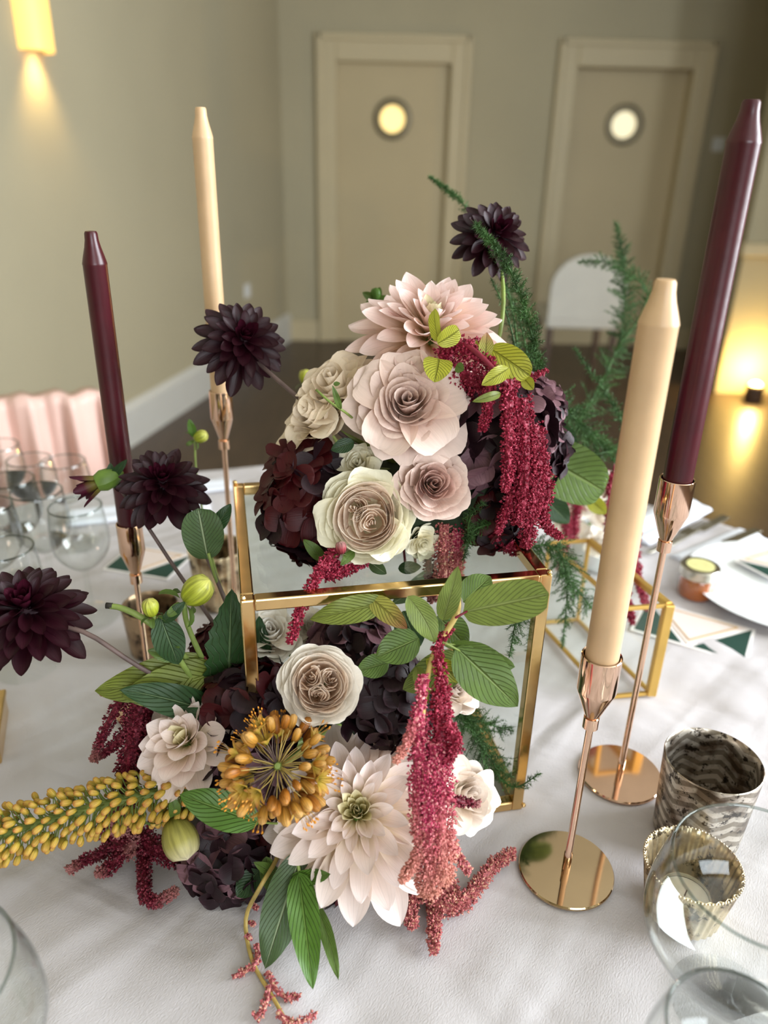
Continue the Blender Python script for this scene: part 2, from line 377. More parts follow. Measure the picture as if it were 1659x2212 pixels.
MT['green_card'] = plain('dark_green_card', rgb(16, 58, 48), 0.6, var=0.05)
MT['white_card'] = plain('white_card', rgb(232, 228, 226), 0.6, var=0.02)
MT['pinkish_card'] = plain('blush_card', rgb(222, 208, 202), 0.6, var=0.03)
MT['porcelain'] = plain('white_porcelain', rgb(226, 230, 232), 0.15, var=0.02)
MT['silver'] = plain('cutlery_silver', rgb(186, 182, 170), 0.25, 1.0, var=0.05)
MT['napkin'] = plain('white_napkin', rgb(222, 226, 236), 0.9, var=0.03, bump=0.2, bscale=400)
MT['honey'] = plain('amber_honey', rgb(150, 76, 14), 0.12, var=0.15, vscale=20, coat=0.6)
MT['lid_label'] = plain('pale_yellow_label', rgb(206, 202, 140), 0.6, var=0.08, vscale=90)
MT['satin'] = plain('blush_satin', rgb(222, 186, 174), 0.45, var=0.05, vscale=5, spec=0.4)
MT['tealight'] = plain('tealight_wax', rgb(226, 220, 206), 0.4, sub=0.2)
MT['wick'] = plain('wick', rgb(40, 36, 30), 0.9)
MT['chair_white'] = plain('white_chair_cover', rgb(196, 194, 186), 0.8, var=0.03)
MT['dark_wood'] = plain('dark_wood', rgb(70, 52, 40), 0.5, var=0.2)

# linen with a woven bump
def linen():
    m, nt, N, L, b = new_mat('white_linen')
    b.inputs['Roughness'].default_value = 0.85; b.inputs['Specular IOR Level'].default_value = 0.25
    b.inputs['Sheen Weight'].default_value = 0.1
    tc = N.new('ShaderNodeTexCoord')
    nz = N.new('ShaderNodeTexNoise'); nz.inputs['Scale'].default_value = 9; L.new(tc.outputs['Object'], nz.inputs['Vector'])
    mx = N.new('ShaderNodeMix'); mx.data_type = 'RGBA'; mx.inputs['A'].default_value = rgb(183, 178, 180); mx.inputs['B'].default_value = rgb(195, 191, 194)
    L.new(nz.outputs['Fac'], mx.inputs['Factor']); L.new(mx.outputs['Result'], b.inputs['Base Color'])
    mp = N.new('ShaderNodeMapping'); mp.inputs['Rotation'].default_value = (0, 0, 0.6); L.new(tc.outputs['Object'], mp.inputs['Vector'])
    m2 = N.new('ShaderNodeMapping'); m2.inputs['Scale'].default_value = (900, 420, 1); L.new(mp.outputs[0], m2.inputs['Vector'])
    fine = N.new('ShaderNodeTexNoise'); fine.inputs['Scale'].default_value = 1.0; fine.inputs['Detail'].default_value = 2; L.new(m2.outputs[0], fine.inputs['Vector'])
    b1 = N.new('ShaderNodeBump'); b1.inputs['Strength'].default_value = 0.4; b1.inputs['Distance'].default_value = 0.0008; L.new(fine.outputs['Fac'], b1.inputs['Height'])
    prev = b1
    for rot, sc, st in ((0.75, (15, 3.2, 1), .55), (-0.5, (11, 2.6, 1), .5), (1.9, (22, 6, 1), .35)):
        r_ = N.new('ShaderNodeMapping'); r_.inputs['Rotation'].default_value = (0, 0, rot); L.new(tc.outputs['Object'], r_.inputs['Vector'])
        s_ = N.new('ShaderNodeMapping'); s_.inputs['Scale'].default_value = sc; L.new(r_.outputs[0], s_.inputs['Vector'])
        z_ = N.new('ShaderNodeTexNoise'); z_.inputs['Scale'].default_value = 1.0; z_.inputs['Detail'].default_value = 1.5; z_.inputs['Distortion'].default_value = 0.6; L.new(s_.outputs[0], z_.inputs['Vector'])
        q_ = N.new('ShaderNodeBump'); q_.inputs['Strength'].default_value = st; q_.inputs['Distance'].default_value = 0.018
        L.new(z_.outputs['Fac'], q_.inputs['Height']); L.new(prev.outputs['Normal'], q_.inputs['Normal']); prev = q_
    L.new(prev.outputs['Normal'], b.inputs['Normal'])
    return m
MT['linen'] = linen()

def wood_floor():
    m, nt, N, L, b = new_mat('dark_wood_floor')
    tc = N.new('ShaderNodeTexCoord'); mp = N.new('ShaderNodeMapping'); mp.inputs['Scale'].default_value = (9, 0.9, 1); L.new(tc.outputs['Object'], mp.inputs['Vector'])
    nz = N.new('ShaderNodeTexNoise'); nz.inputs['Scale'].default_value = 3; nz.inputs['Detail'].default_value = 5; L.new(mp.outputs[0], nz.inputs['Vector'])
    r = N.new('ShaderNodeValToRGB'); r.color_ramp.elements[0].color = rgb(50, 39, 31); r.color_ramp.elements[1].color = rgb(92, 74, 60)
    L.new(nz.outputs['Fac'], r.inputs['Fac']); L.new(r.outputs['Color'], b.inputs['Base Color']); b.inputs['Roughness'].default_value = 0.38
    return m
MT['floor'] = wood_floor()

def mercury(name, chevron, silver, dark):
    m, nt, N, L, b = new_mat(name)
    tc = N.new('ShaderNodeTexCoord'); sp = N.new('ShaderNodeSeparateXYZ'); L.new(tc.outputs['UV'], sp.inputs[0])
    def mth(op, a, bb=None):
        n = N.new('ShaderNodeMath'); n.operation = op
        for i, v in enumerate((a, bb)):
            if v is None: continue
            if isinstance(v, (int, float)): n.inputs[i].default_value = v
            else: L.new(v, n.inputs[i])
        return n.outputs[0]
    nz = N.new('ShaderNodeTexNoise'); nz.inputs['Scale'].default_value = 120 if chevron else 70; nz.inputs['Detail'].default_value = 6; nz.inputs['Roughness'].default_value = 0.7; L.new(tc.outputs['Object'], nz.inputs['Vector'])
    nb = N.new('ShaderNodeTexNoise'); nb.inputs['Scale'].default_value = 38; nb.inputs['Detail'].default_value = 5; L.new(tc.outputs['Object'], nb.inputs['Vector'])
    r = N.new('ShaderNodeValToRGB'); r.color_ramp.elements[0].position = 0.40; r.color_ramp.elements[1].position = 0.55
    r.color_ramp.elements[0].color = dark; r.color_ramp.elements[1].color = silver
    L.new(nb.outputs['Fac'], r.inputs['Fac']); src = r.outputs['Color']
    sk = N.new('ShaderNodeMapRange'); sk.inputs['From Min'].default_value = 0.39; sk.inputs['From Max'].default_value = 0.45; L.new(nz.outputs['Fac'], sk.inputs['Value'])
    mx = N.new('ShaderNodeMix'); mx.data_type = 'RGBA'; mx.inputs['A'].default_value = tuple(v * 0.25 for v in dark[:3]) + (1,); L.new(sk.outputs[0], mx.inputs['Factor']); L.new(src, mx.inputs['B']); src = mx.outputs['Result']
    if chevron:
        tri = mth('ABSOLUTE', mth('SUBTRACT', mth('FRACT', mth('MULTIPLY', sp.outputs['X'], 7.0)), 0.5))
        st = mth('FRACT', mth('ADD', mth('MULTIPLY', sp.outputs['Y'], 10.5), mth('ADD', mth('MULTIPLY', tri, 1.5), mth('MULTIPLY', nb.outputs['Fac'], 0.35))))
        on = N.new('ShaderNodeMapRange'); on.inputs['From Min'].default_value = 0.45; on.inputs['From Max'].default_value = 0.55; L.new(st, on.inputs['Value'])
        m3 = N.new('ShaderNodeMix'); m3.data_type = 'RGBA'; m3.blend_type = 'MULTIPLY'; m3.inputs['B'].default_value = (0.46, 0.43, 0.39, 1)
        L.new(on.outputs[0], m3.inputs['Factor']); L.new(src, m3.inputs['A']); src = m3.outputs['Result']
    L.new(src, b.inputs['Base Color']); b.inputs['Metallic'].default_value = 0.75; b.inputs['Roughness'].default_value = 0.3
    bp = N.new('ShaderNodeBump'); bp.inputs['Strength'].default_value = 0.3; bp.inputs['Distance'].default_value = 0.001; L.new(nz.outputs['Fac'], bp.inputs['Height']); L.new(bp.outputs['Normal'], b.inputs['Normal'])
    return m
MT['mercury_chevron'] = mercury('mercury_glass_chevron', True, rgb(220, 212, 200), rgb(120, 102, 86))
MT['mercury_gold'] = mercury('mercury_glass_gold', False, rgb(222, 206, 172), rgb(150, 128, 100))
MT['mercury_blush'] = mercury('mercury_glass_blush', False, rgb(176, 150, 120), rgb(120, 98, 76))

#--ROOM--
# ================================================================ the room
def wall_quad(name, pts, mat, thick):
    """slab from four corners (counter-clockwise seen from inside), thickness outward"""
    p = [Vector(q) for q in pts]; n = (p[1] - p[0]).cross(p[3] - p[0]).normalized()
    V = [tuple(q) for q in p] + [tuple(q - n * thick) for q in p]
    F = [[0, 1, 2, 3], [7, 6, 5, 4], [0, 4, 5, 1], [1, 5, 6, 2], [2, 6, 7, 3], [3, 7, 4, 0]]
    return mesh(name, V, F, None, False)
LXF, LXB = -0.75, -2.45         # left wall x at the far corner and behind the camera
struct('floor', mesh('floor', [(-3, YB - .1, 0), (XR + .1, YB - .1, 0), (XR + .1, YF + .1, 0), (-3, YF + .1, 0), (-3, YB - .1, -.08), (XR + .1, YB - .1, -.08), (XR + .1, YF + .1, -.08), (-3, YF + .1, -.08)],
       [[0, 1, 2, 3], [7, 6, 5, 4], [0, 4, 5, 1], [1, 5, 6, 2], [2, 6, 7, 3], [3, 7, 4, 0]], None, False), MT['floor'])
struct('ceiling', box_geo((-3, YB - .1, ZC), (XR + .1, YF + .1, ZC + .1)) and mesh('ceiling', *box_geo((-3, YB - .1, ZC), (XR + .1, YF + .1, ZC + .1))[:2], None, False), MT['white_paint'])
struct('wall_left', wall_quad('wall_left', [(LXB, YB, 0), (LXF, YF, 0), (LXF, YF, ZC), (LXB, YB, ZC)], MT['wall_left'], 0.1), MT['wall_left'])
def hole_wall(name, axis, pos, a0, a1, holes, mat, thick):
    """wall in plane x=pos or y=pos with rectangular openings [(a_lo,a_hi,z_lo,z_hi)]"""
    cuts = sorted({a0, a1} | {h[0] for h in holes} | {h[1] for h in holes}); parts = []
    def bx(s, e, z0, z1):
        lo, hi = ((pos, s, z0), (pos + thick, e, z1)) if axis == 'x' else ((s, pos, z0), (e, pos + thick, z1))
        lo2 = tuple(min(a, b) for a, b in zip(lo, hi)); hi2 = tuple(max(a, b) for a, b in zip(lo, hi))
        parts.append(box_geo(lo2, hi2))
    for s, e in zip(cuts[:-1], cuts[1:]):
        h = [q for q in holes if q[0] <= s + 1e-6 and q[1] >= e - 1e-6]
        if not h: bx(s, e, 0, ZC)
        else:
            if h[0][2] > 0: bx(s, e, 0, h[0][2])
            if h[0][3] < ZC: bx(s, e, h[0][3], ZC)
    V, F, _ = join(parts); return struct(name, mesh(name, V, F, None, False), mat)
D1 = (-0.385, 0.375, 0, 1.83); D2 = (1.19, 1.955, 0, 1.83)
hole_wall('wall_back', 'y', YF, LXF - .05, XR + .1, [D1, D2], MT['wall_back'], 0.12)
hole_wall('wall_right', 'x', XR, YB - .1, YF + .1, [(-0.55, 1.25, 0.85, 2.45)], MT['wall_back'], 0.14)
hole_wall('wall_rear', 'y', YB, -2.6, XR + .1, [(0.3, 2.1, 0.85, 2.45)], MT['wall_left'], -0.12)
def window(n, axis, pos, a0, a1, z0, z1):
    m = []
    for a, b_, c, d_ in ((a0, a1, z0, z0 + .05), (a0, a1, z1 - .05, z1), (a0, a0 + .05, z0, z1), (a1 - .05, a1, z0, z1), ((a0 + a1) / 2 - .02, (a0 + a1) / 2 + .02, z0, z1)):
        m.append(box_geo((pos, a, c), (pos + .05, b_, d_)) if axis == 'x' else box_geo((a, pos - .05, c), (b_, pos, d_)))
    V, F, _ = join(m)
    o = struct('window_%d' % n, mesh('window', V, F, None, False), MT['skirting'])
    return o
window(1, 'x', XR + .06, -0.55, 1.25, 0.85, 2.45)
window(2, 'y', YB - .05, 0.3, 2.1, 0.85, 2.45)

def door(n, d, label, recess, glow):
    x0, x1, _, z1 = d; y = YF + recess
    e = bpy.data.objects.new('door_%d' % n, None); COL.objects.link(e); e['kind'] = 'structure'; e['label'] = label
    e.location = ((x0 + x1) / 2, y, 0); bpy.context.view_layer.update(); e.matrix_basis = Matrix.Translation(((x0 + x1) / 2, y, 0))
    w_ = (x1 - x0) / 2
    # leaf with a round port hole: ring of quads between circle and rectangle
    cz, r, K = 1.50, 0.095, 48
    V = []; F = []
    for yy in (0.0, 0.044):
        for k in range(K):
            a = 2 * PI * k / K; V.append((r * math.cos(a), yy, cz + r * math.sin(a)))
        for k in range(K):
            a = 2 * PI * k / K; cx_, cz_ = math.cos(a), math.sin(a)
            s = min(w_ / abs(cx_) if abs(cx_) > 1e-6 else 9, (z1 - cz) / cz_ if cz_ > 1e-6 else (cz / -cz_ if cz_ < -1e-6 else 9))
            V.append((cx_ * s, yy, cz + cz_ * s))
    # exact corners
    def q(i, k): return i * K + k % K
    for k in range(K):
        F.append([q(0, k), q(1, k), q(1, k + 1), q(0, k + 1)])
        F.append([q(2, k + 1), q(3, k + 1), q(3, k), q(2, k)])
        F.append([q(0, k + 1), q(2, k + 1), q(2, k), q(0, k)])
        F.append([q(1, k), q(3, k), q(3, k + 1), q(1, k + 1)])
    n0 = len(V)
    for i_, (xx, zz) in enumerate(((-w_, 0), (w_, 0), (w_, z1), (-w_, z1))):
        ang = math.atan2(zz - cz, xx) % (2 * PI); k = int(ang / (2 * PI) * K)
        V.append((xx, 0.0, zz)); F.append([q(1, k), n0 + i_, q(1, k + 1)])
    obj('leaf', mesh('leaf', V, F, None, False), MT['door'], e, Matrix.Identity(4))
    ringp = [(r + .035, 0.0), (r + .035, .012), (r + .02, .02), (r - .004, .016), (r - .012, 0.0)]
    lathe('porthole_ring', ringp, plain('porthole_ring_metal', rgb(120, 110, 84), 0.4, 0.3), e, Matrix.Translation((0, 0.0, cz)) @ Matrix.Rotation(PI / 2, 4, 'X'), 40)
    V2 = [(0, 0, 0)] + [(r * math.cos(2 * PI * k / 32), 0, r * math.sin(2 * PI * k / 32)) for k in range(32)]
    obj('porthole_pane', mesh('pane', V2, [[0, k + 1, (k + 1) % 32 + 1] for k in range(32)], None, False), glow, e, Matrix.Translation((0, .03, cz)))
    return e
door(1, D1, 'cream door with a round porthole glowing yellow', 0.035, emit('lit_porthole_yellow', rgb(255, 226, 150), 1.0))
door(2, D2, 'cream door with a round porthole glowing pale, set back in its frame', 0.085, emit('lit_porthole_pale', rgb(236, 226, 190), 0.8))
def casing(n, d):
    x0, x1, _, z1 = d; wd = 0.115; m = []
    for s in ((x0 - wd, x0 + .005, 0, z1 + .14), (x1 - .005, x1 + wd, 0, z1 + .14), (x0, x1, z1 - .005, z1 + .14)):
        m.append(box_geo((s[0], YF - .035, s[2]), (s[1], YF + .12, s[3]), 0.012))
    for s in ((x0 - wd - .012, x0 - wd + .03, 0, z1 + .155), (x1 + wd - .03, x1 + wd + .012, 0, z1 + .155), (x0 - wd, x1 + wd, z1 + .115, z1 + .155)):
        m.append(box_geo((s[0], YF - .05, s[2]), (s[1], YF, s[3]), 0.008))
    V, F, _ = join(m); struct('trim_%d' % n, mesh('trim', V, F, None, False), MT['trim'])
casing(1, D1); casing(2, D2)
# skirting along the left wall and the doors' wall
ld = Vector((LXF - LXB, YF - YB, 0)).normalized(); ln = Vector((ld.y, -ld.x, 0))
a = Vector((LXB, YB, 0)); b_ = Vector((LXF, YF, 0))
V = []
for p in (a, b_):
    for off, z in ((0, 0), (.03, 0), (.03, .17), (.012, .2), (0, .2)): V.append(tuple(p + ln * off + Vector((0, 0, z))))
struct('baseboard_left', mesh('bb', V, [[0, 1, 6, 5], [1, 2, 7, 6], [2, 3, 8, 7], [3, 4, 9, 8], [4, 3, 2, 1, 0], [5, 6, 7, 8, 9]], None, False), MT['skirting'])
V, F, _ = join([box_geo((LXF, YF - .025, 0), (D1[0] - .13, YF, .15), .005), box_geo((D1[1] + .13, YF - .025, 0), (D2[0] - .13, YF, .15), .005), box_geo((D2[1] + .13, YF - .025, 0), (XR, YF, .15), .005)])
struct('baseboard_back', mesh('bb', V, F, None, False), MT['trim'])
# partition with a ledge, washed by a floor uplight
pf = PZ(1612, 850, 0); PYW = pf.y; px0 = P(1632, 430, PYW).x
struct('wall_partition', mesh('wp', *join([box_geo((px0, PYW, 0), (XR, PYW + .12, ZC))])[:2], None, False), MT['wall_left'])
zl = P(1640, 532, PYW).z
struct('trim_3', mesh('ledge', *box_geo((px0 - .04, PYW - .07, zl - .05), (XR, PYW + .01, zl + .02), .008)[:2], None, False), MT['trim'])
def uplight(px, py, label, power, x=None):
    p = PZ(px, py, 0.0); p.y = PYW - 0.16; p.x = px0 + .16 if x is None else x
    t = thing('floor_uplight', label, 'lamp', p)
    lathe('housing', [(0.0, 0), (.05, 0), (.055, .01), (.05, .09), (.04, .1), (.04, .085), (0, .085)], MT['dark_wood'], t, Matrix.Identity(4), 24)
    lathe('bulb', [(0.036, .086), (.034, .1), (.02, .112), (0.0, .114)], emit('warm_bulb', rgb(255, 214, 120), 25), t, Matrix.Identity(4), 20)
    l = bpy.data.lights.new('uplight_glow', 'POINT'); l.energy = power; l.color = (1.0, 0.66, 0.2); l.shadow_soft_size = 0.03
    o = bpy.data.objects.new('uplight_glow', l); COL.objects.link(o); o.location = p + Vector((0, 0, .16))
    return t
uplight(1645, 820, 'small round floor uplight throwing yellow light up the partition wall', 14)
# wall sconce on the left wall
def left_wall_at(px, py):
    r = ray(px, py); A = Vector((LXB, YB, 0)); k = (A - CAM).dot(ln) / r.dot(ln); return CAM + r * k
def sconce(sp_, label):
    sc = thing('wall_sconce', label, 'lamp', M=frame(sp_, ln, 0))
    V = []; F = []; K = 20; Hs = 0.2
    for j in range(2):
        for k in range(K + 1):
            a = PI * k / K; r = 0.075 - .012 * j * 0
            V.append((r * math.cos(a), (-Hs / 2 if j == 0 else Hs / 2), 0.002 + r * math.sin(a)))
    F = gridfaces(1, K)
    obj('shade', mesh('shade', V, F), emit('sconce_shade_glow', rgb(255, 206, 110), 1.1), sc, Matrix.Identity(4))
    obj('backplate', mesh('bp', *box_geo((-.05, -.09, 0), (.05, .09, .012), .003)[:2], None, False), MT['gold_matte'], sc, Matrix.Identity(4))
    l = bpy.data.lights.new('sconce_glow', 'SPOT'); l.energy = 8; l.color = (1.0, .68, .26); l.spot_size = 1.5; l.spot_blend = 0.9; l.shadow_soft_size = .03
    o = bpy.data.objects.new('sconce_glow', l); COL.objects.link(o); o.location = sp_ + ln * 0.05 - Vector((0, 0, .08)); o.rotation_euler = (-ln * .12 - Vector((0, 0, 1))).to_track_quat('-Z', 'Y').to_euler()

sconce(left_wall_at(58, 40), 'half-round wall sconce glowing yellow on the pale wall by the candle')
# switches
def switch(pos, n, label):
    t = thing('light_switch', label, 'switch', M=frame(pos, n, 0))
    obj('plate', mesh('pl', *box_geo((-.043, -.043, 0), (.043, .043, .009), .003)[:2], None, False), MT['porcelain'], t, Matrix.Identity(4))
    obj('rocker', mesh('rk', *box_geo((-.015, -.022, .009), (.015, .022, .014), .002)[:2], None, False), MT['porcelain'], t, Matrix.Identity(4))
switch(left_wall_at(533, 628), ln, 'white switch plate low on the pale side wall')
switch(P(1552, 312, YF), (0, -1, 0), 'white switch plate on the dark wall beside the set-back door')

# far white covered chair in front of the set-back door
cp = PZ(1245, 820, 0); cp.y = 4.75; cp.x = P(1248, 650, 4.75).x
ch = thing('banquet_chair', 'white covered chair with rounded back in front of the set-back door', 'chair', cp)
def rounded_back(w_, z0, z1, th):
    out = []; K = 14
    for k in range(K + 1):
        a = PI * k / K; out.append((-w_ * math.cos(a) if True else 0, z1 - w_ * .9 + w_ * .9 * math.sin(a)))
    pts = [(-w_, z0)] + out + [(w_, z0)]
    n = len(pts); V = [(x, -th / 2, z) for x, z in pts] + [(x, th / 2, z) for x, z in pts]
    F = [list(range(n))[::-1] and list(range(n)), [n + i for i in range(n)][::-1]] + [[i, n + i, n + (i + 1) % n, (i + 1) % n] for i in range(n)]
    return V, F
V, F = rounded_back(.215, .44, .80, .06)
obj('backrest', mesh('br', V, F, None, False), MT['chair_white'], ch, Matrix.Translation((0, -.2, 0)))
obj('seat', mesh('st', *box_geo((-.22, -.22, .38), (.22, .22, .46), .02)[:2], None, False), MT['chair_white'], ch, Matrix.Identity(4))
for sx in (-1, 1):
    for sy in (-1, 1):
        obj('leg', mesh('lg', *box_geo((-.018, -.018, 0), (.018, .018, .39), .004)[:2], None, False), MT['dark_wood'], ch, Matrix.Translation((sx * .19, sy * .19, 0)))

# ================================================================ the table
TC = Vector((-0.03, 0.55, 0)); TR = 0.82
tb = thing('banquet_table', 'round banquet table under the white cloth', 'table', (TC.x, TC.y, 0))
lathe('table_top', [(0, T - .045), (TR - .006, T - .045), (TR - .004, T - .04), (TR - .004, T - .016), (TR - .008, T - .012), (0, T - .012)], MT['dark_wood'], tb, Matrix.Identity(4), 64)
for k in range(4):
    a = PI / 4 + k * PI / 2
    tube('leg', [(0.5 * math.cos(a), .5 * math.sin(a), 0), (.5 * math.cos(a), .5 * math.sin(a), T - .044)], .022, .022, MT['dark_wood'], tb, 1, 10, Matrix.Identity(4))
def tablecloth():
    nr, na = 130, 220; V = []; U = []
    def wr(x, y):
        z = 0.0019 * math.sin(34 * (x * .82 + y * .57) + 2.2 * math.sin(9 * x + 1)) * (0.5 + .5 * math.sin(7 * (x - y) + .6))
        z += 0.0019 * math.sin(23 * (x * .45 - y * .9) + 1.7 * math.sin(11 * y)) * (.5 + .5 * math.sin(6 * (x + y) + 2))
        z += 0.0009 * math.sin(61 * (x * .7 + y * .7) + 3 * math.sin(13 * x))
        return z
    V.append((0, 0, T)); U.append((.5, .5))
    for i in range(1, nr + 1):
        r = TR * i / nr
        for k in range(na):
            a = 2 * PI * k / na; x, y = r * math.cos(a), r * math.sin(a)
            z = T - 0.0008 + wr(x, y) - (0.006 * max(0, (r - (TR - .012)) / .012) ** 2)
            V.append((x, y, z)); U.append((.5 + x / 2, .5 + y / 2))
    ns = 24
    for i in range(1, ns + 1):
        t = i / ns; z = T - .006 - t * .70
        for k in range(na):
            a = 2 * PI * k / na
            r = TR + .004 + t ** .7 * (.035 + .045 * math.sin(17 * a + .8 * math.sin(3 * a)) + .02 * math.sin(29 * a))
            V.append((r * math.cos(a), r * math.sin(a), z)); U.append((.5 + r * math.cos(a), .5 + r * math.sin(a)))
    F = [[0, 1 + k, 1 + (k + 1) % na] for k in range(na)]
    for i in range(nr + ns - 1):
        for k in range(na):
            p = 1 + i * na; F.append([p + k, p + na + k, p + na + (k + 1) % na, p + (k + 1) % na])
    return mesh('tablecloth', V, F, U)
tag(obj('tablecloth', tablecloth(), MT['linen'], None, Matrix.Translation((TC.x, TC.y, 0))), 'white linen tablecloth with soft creases draped over the round table', 'tablecloth')

# blush satin chair
cc = P(232, 900, 1.55)
chM = Matrix.Translation((cc.x - .235 * math.cos(.42), 1.55 - .235 * math.sin(.42), 0)) @ Matrix.Rotation(.42, 4, 'Z')
pc = thing('banquet_chair', 'chair draped in pleated blush pink satin at the table', 'chair', M=chM)
def pleat_back(w_, z0, z1, y0, amp):
    nx, nz = 60, 16; V = []
    for side in (0, 1):
        for j in range(nz + 1):
            t = j / nz; z = z0 + (z1 - z0) * t
            for i in range(nx + 1):
                s = i / nx * 2 - 1
                fold = amp * (math.sin(s * 23 + 1.5 * math.sin(s * 5) + t * 1.2) + .5 * math.sin(s * 41)) * (1 - .55 * t ** 3)
                x = s * w_ * (1 - .04 * t)
                y = y0 - .05 * (1 - s * s) + (fold if side == 0 else .05 + fold * .8)
                V.append((x, y, z - .02 * s * s * t + .004 * math.sin(s * 23) * t))
    m_ = (nx + 1) * (nz + 1); F = []
    for j in range(nz):
        for i in range(nx):
            a = j * (nx + 1) + i; F.append([a, a + 1, a + nx + 2, a + nx + 1]); F.append([m_ + a, m_ + a + nx + 1, m_ + a + nx + 2, m_ + a + 1])
    for i in range(nx):
        a = nz * (nx + 1) + i; F.append([a, a + 1, m_ + a + 1, m_ + a])
        F.append([i + 1, i, m_ + i, m_ + i + 1])
    for j in range(nz):
        a = j * (nx + 1); F.append([a, a + nx + 1, m_ + a + nx + 1, m_ + a]); b2 = a + nx; F.append([b2 + nx + 1, b2, m_ + b2, m_ + b2 + nx + 1])
    return V, F
V, F = pleat_back(.24, .47, .835, .0, .020)
obj('back_cover', mesh('bc', V, F), MT['satin'], pc, Matrix.Identity(4))
obj('seat_cover', mesh('sc', *box_geo((-.22, -.27, .42), (.22, .03, .48), .015)[:2], None, False), MT['satin'], pc, Matrix.Identity(4))
V, F = pleat_back(.24, .01, .47, .03, .012)
obj('skirt', mesh('sk', V, F), MT['satin'], pc, Matrix.Identity(4))
for sx in (-1, 1):
    obj('leg', mesh('lg', *box_geo((-.015, -.015, 0), (.015, .015, .42), .003)[:2], None, False), MT['dark_wood'], pc, Matrix.Translation((sx * .19, -.24, 0)))

# ================================================================ candlesticks and candles
def candlestick(base, h, label, discmat, k=1.0):
    t = thing('candlestick', label, 'candlestick', base, 'slim metal candlesticks')
    I = Matrix.Identity(4); rb = 0.0385
    lathe('base', [(0, 0), (rb - .001, 0), (rb, .0008), (rb, .0024), (rb - .0008, .0034), (0, .0036)], discmat, t, I, 72)
    lathe('stem', [(.0034, .0034), (.0034, .02), (.0028, .021), (.0028, h - .062), (0.0028, h - .060)], MT['rose_gold'], t, I, 20)
    lathe('collar', [(.0028, h - .064), (.0058, h - .064), (.0058, h - .0545), (.0028, h - .0545)], MT['rose_gold'], t, I, 24)
    lathe('socket', [(.0040 * k, h - .056), (.0055 * k, h - .053), (.0136 * k, h - .0315), (.0143 * k, h - .029), (.0143 * k, h - .0005), (.0138 * k, h), (.0128 * k, h - .0005), (.0127 * k, h - .024), (0, h - .024)], MT['rose_gold'], t, I, 40)
    return t
def candle(base, h, L, mat, label, rad):
    r = rad; z = h - .0235
    t = thing('taper_candle', label, 'candle', (base.x, base.y, base.z + z), 'tall taper candles'); I = Matrix.Identity(4)
    top = L + .0235
    prof = [(0, 0), (r * .96, 0), (r, .004), (r * .985, top * .5), (r * .97, top - .0262), (r * 1.0, top - .0252), (r * .97, top - .0238), (r * .86, top - .0195), (r * .66, top - .0125), (r * .55, top - .007), (r * .52, top - .002), (r * .44, top - .0004), (0, top)]
    lathe('wax', prof, mat, t, I, 36)
    return t
CS = [((1222, 1880), .2135, .2565, 'wax_beige', 'rose-gold candlestick on a round mirror base beside the long pink tassel', 'beige taper candle with a flat tip in the candlestick beside the pink tassel', 'disc_gold', .0118),
      ((1338, 1674), .305, .2625, 'wax_red', 'tall rose-gold candlestick behind the silver chevron votive', 'burgundy taper candle in the tall stick behind the silver chevron votive', 'rose_gold', .0113),
      ((330, 1525), .2135, .257, 'wax_red', 'rose-gold candlestick standing behind the wine-red tassels', 'burgundy taper candle behind the maroon dahlias and the dark bud', 'rose_gold', .0098),
      ((513, 1376), .305, .2605, 'wax_beige', 'tall rose-gold candlestick behind the box corner and ribbed votive', 'beige taper candle rising behind a maroon dahlia by the pale wall', 'rose_gold', .0096)]
for (px, py), h, L_, wm, l1, l2, dm, rad_ in CS:
    b0 = PZ(px, py, T); candlestick(b0, h, l1, MT[dm], rad_ / .0118); candle(b0, h, L_, MT[wm], l2, rad_)

# ================================================================ the brass box
A0 = PZ(1120, 1740, T); zt = T + .2412; wbar = 0.0098
fr = Vector((-0.0983, 0.4724, 0)) - Vector((0.1255, 0.5201, 0)); fr.z = 0
lf = Vector((-0.1504 + .0983, .675 - .4724, 0))
fr_d = fr.normalized(); lf_d = Vector((-fr_d.y, fr_d.x, 0)); lf_d = lf_d if lf_d.dot(lf) > 0 else -lf_d
FRb = Vector((0.1245, 0.5195, T)); FLb = FRb + fr_d * (fr.length - .003); BRb = FRb + lf_d * .209; BLb = FLb + lf_d * .209
up = Vector((0, 0, .2412))
bx = thing('brass_box_frame', 'open brass box frame with glass sides standing among the flowers', 'box frame', (FLb + BRb) / 2)
hz = Vector((0, 0, wbar / 2))
cb = [FLb + hz, FRb + hz, BRb + hz, BLb + hz]; ct = [p + up - hz * 2 for p in cb]
for i in range(4):
    j = (i + 1) % 4
    bar('bar', cb[i], cb[j], wbar, MT['gold'], bx, ext=-wbar * .5); bar('bar', ct[i], ct[j], wbar, MT['gold'], bx, ext=-wbar * .5)
    bar('post', cb[i], ct[i], wbar * 1.03, MT['gold'], bx, up=lf_d, ext=wbar * .5)
def quad_pane(name, a, b, c, d, th=.0016):
    n = (b - a).cross(d - a).normalized() * th / 2
    V = [tuple(p + n) for p in (a, b, c, d)] + [tuple(p - n) for p in (a, b, c, d)]
    F = [[0, 1, 2, 3], [7, 6, 5, 4], [0, 4, 5, 1], [1, 5, 6, 2], [2, 6, 7, 3], [3, 7, 4, 0]]
    o = obj(name, mesh(name, V, F, None, False), MT['pane'], bx); o['label'] = 'clear glass pane'
quad_pane('pane', cb[1], cb[2], ct[2], ct[1]); quad_pane('pane', cb[2], cb[3], ct[3], ct[2]); quad_pane('pane', cb[3], cb[0], ct[0], ct[3])
quad_pane('pane', cb[0], cb[1], cb[2], cb[3]); quad_pane('pane', ct[0], ct[1], ct[2], ct[3])
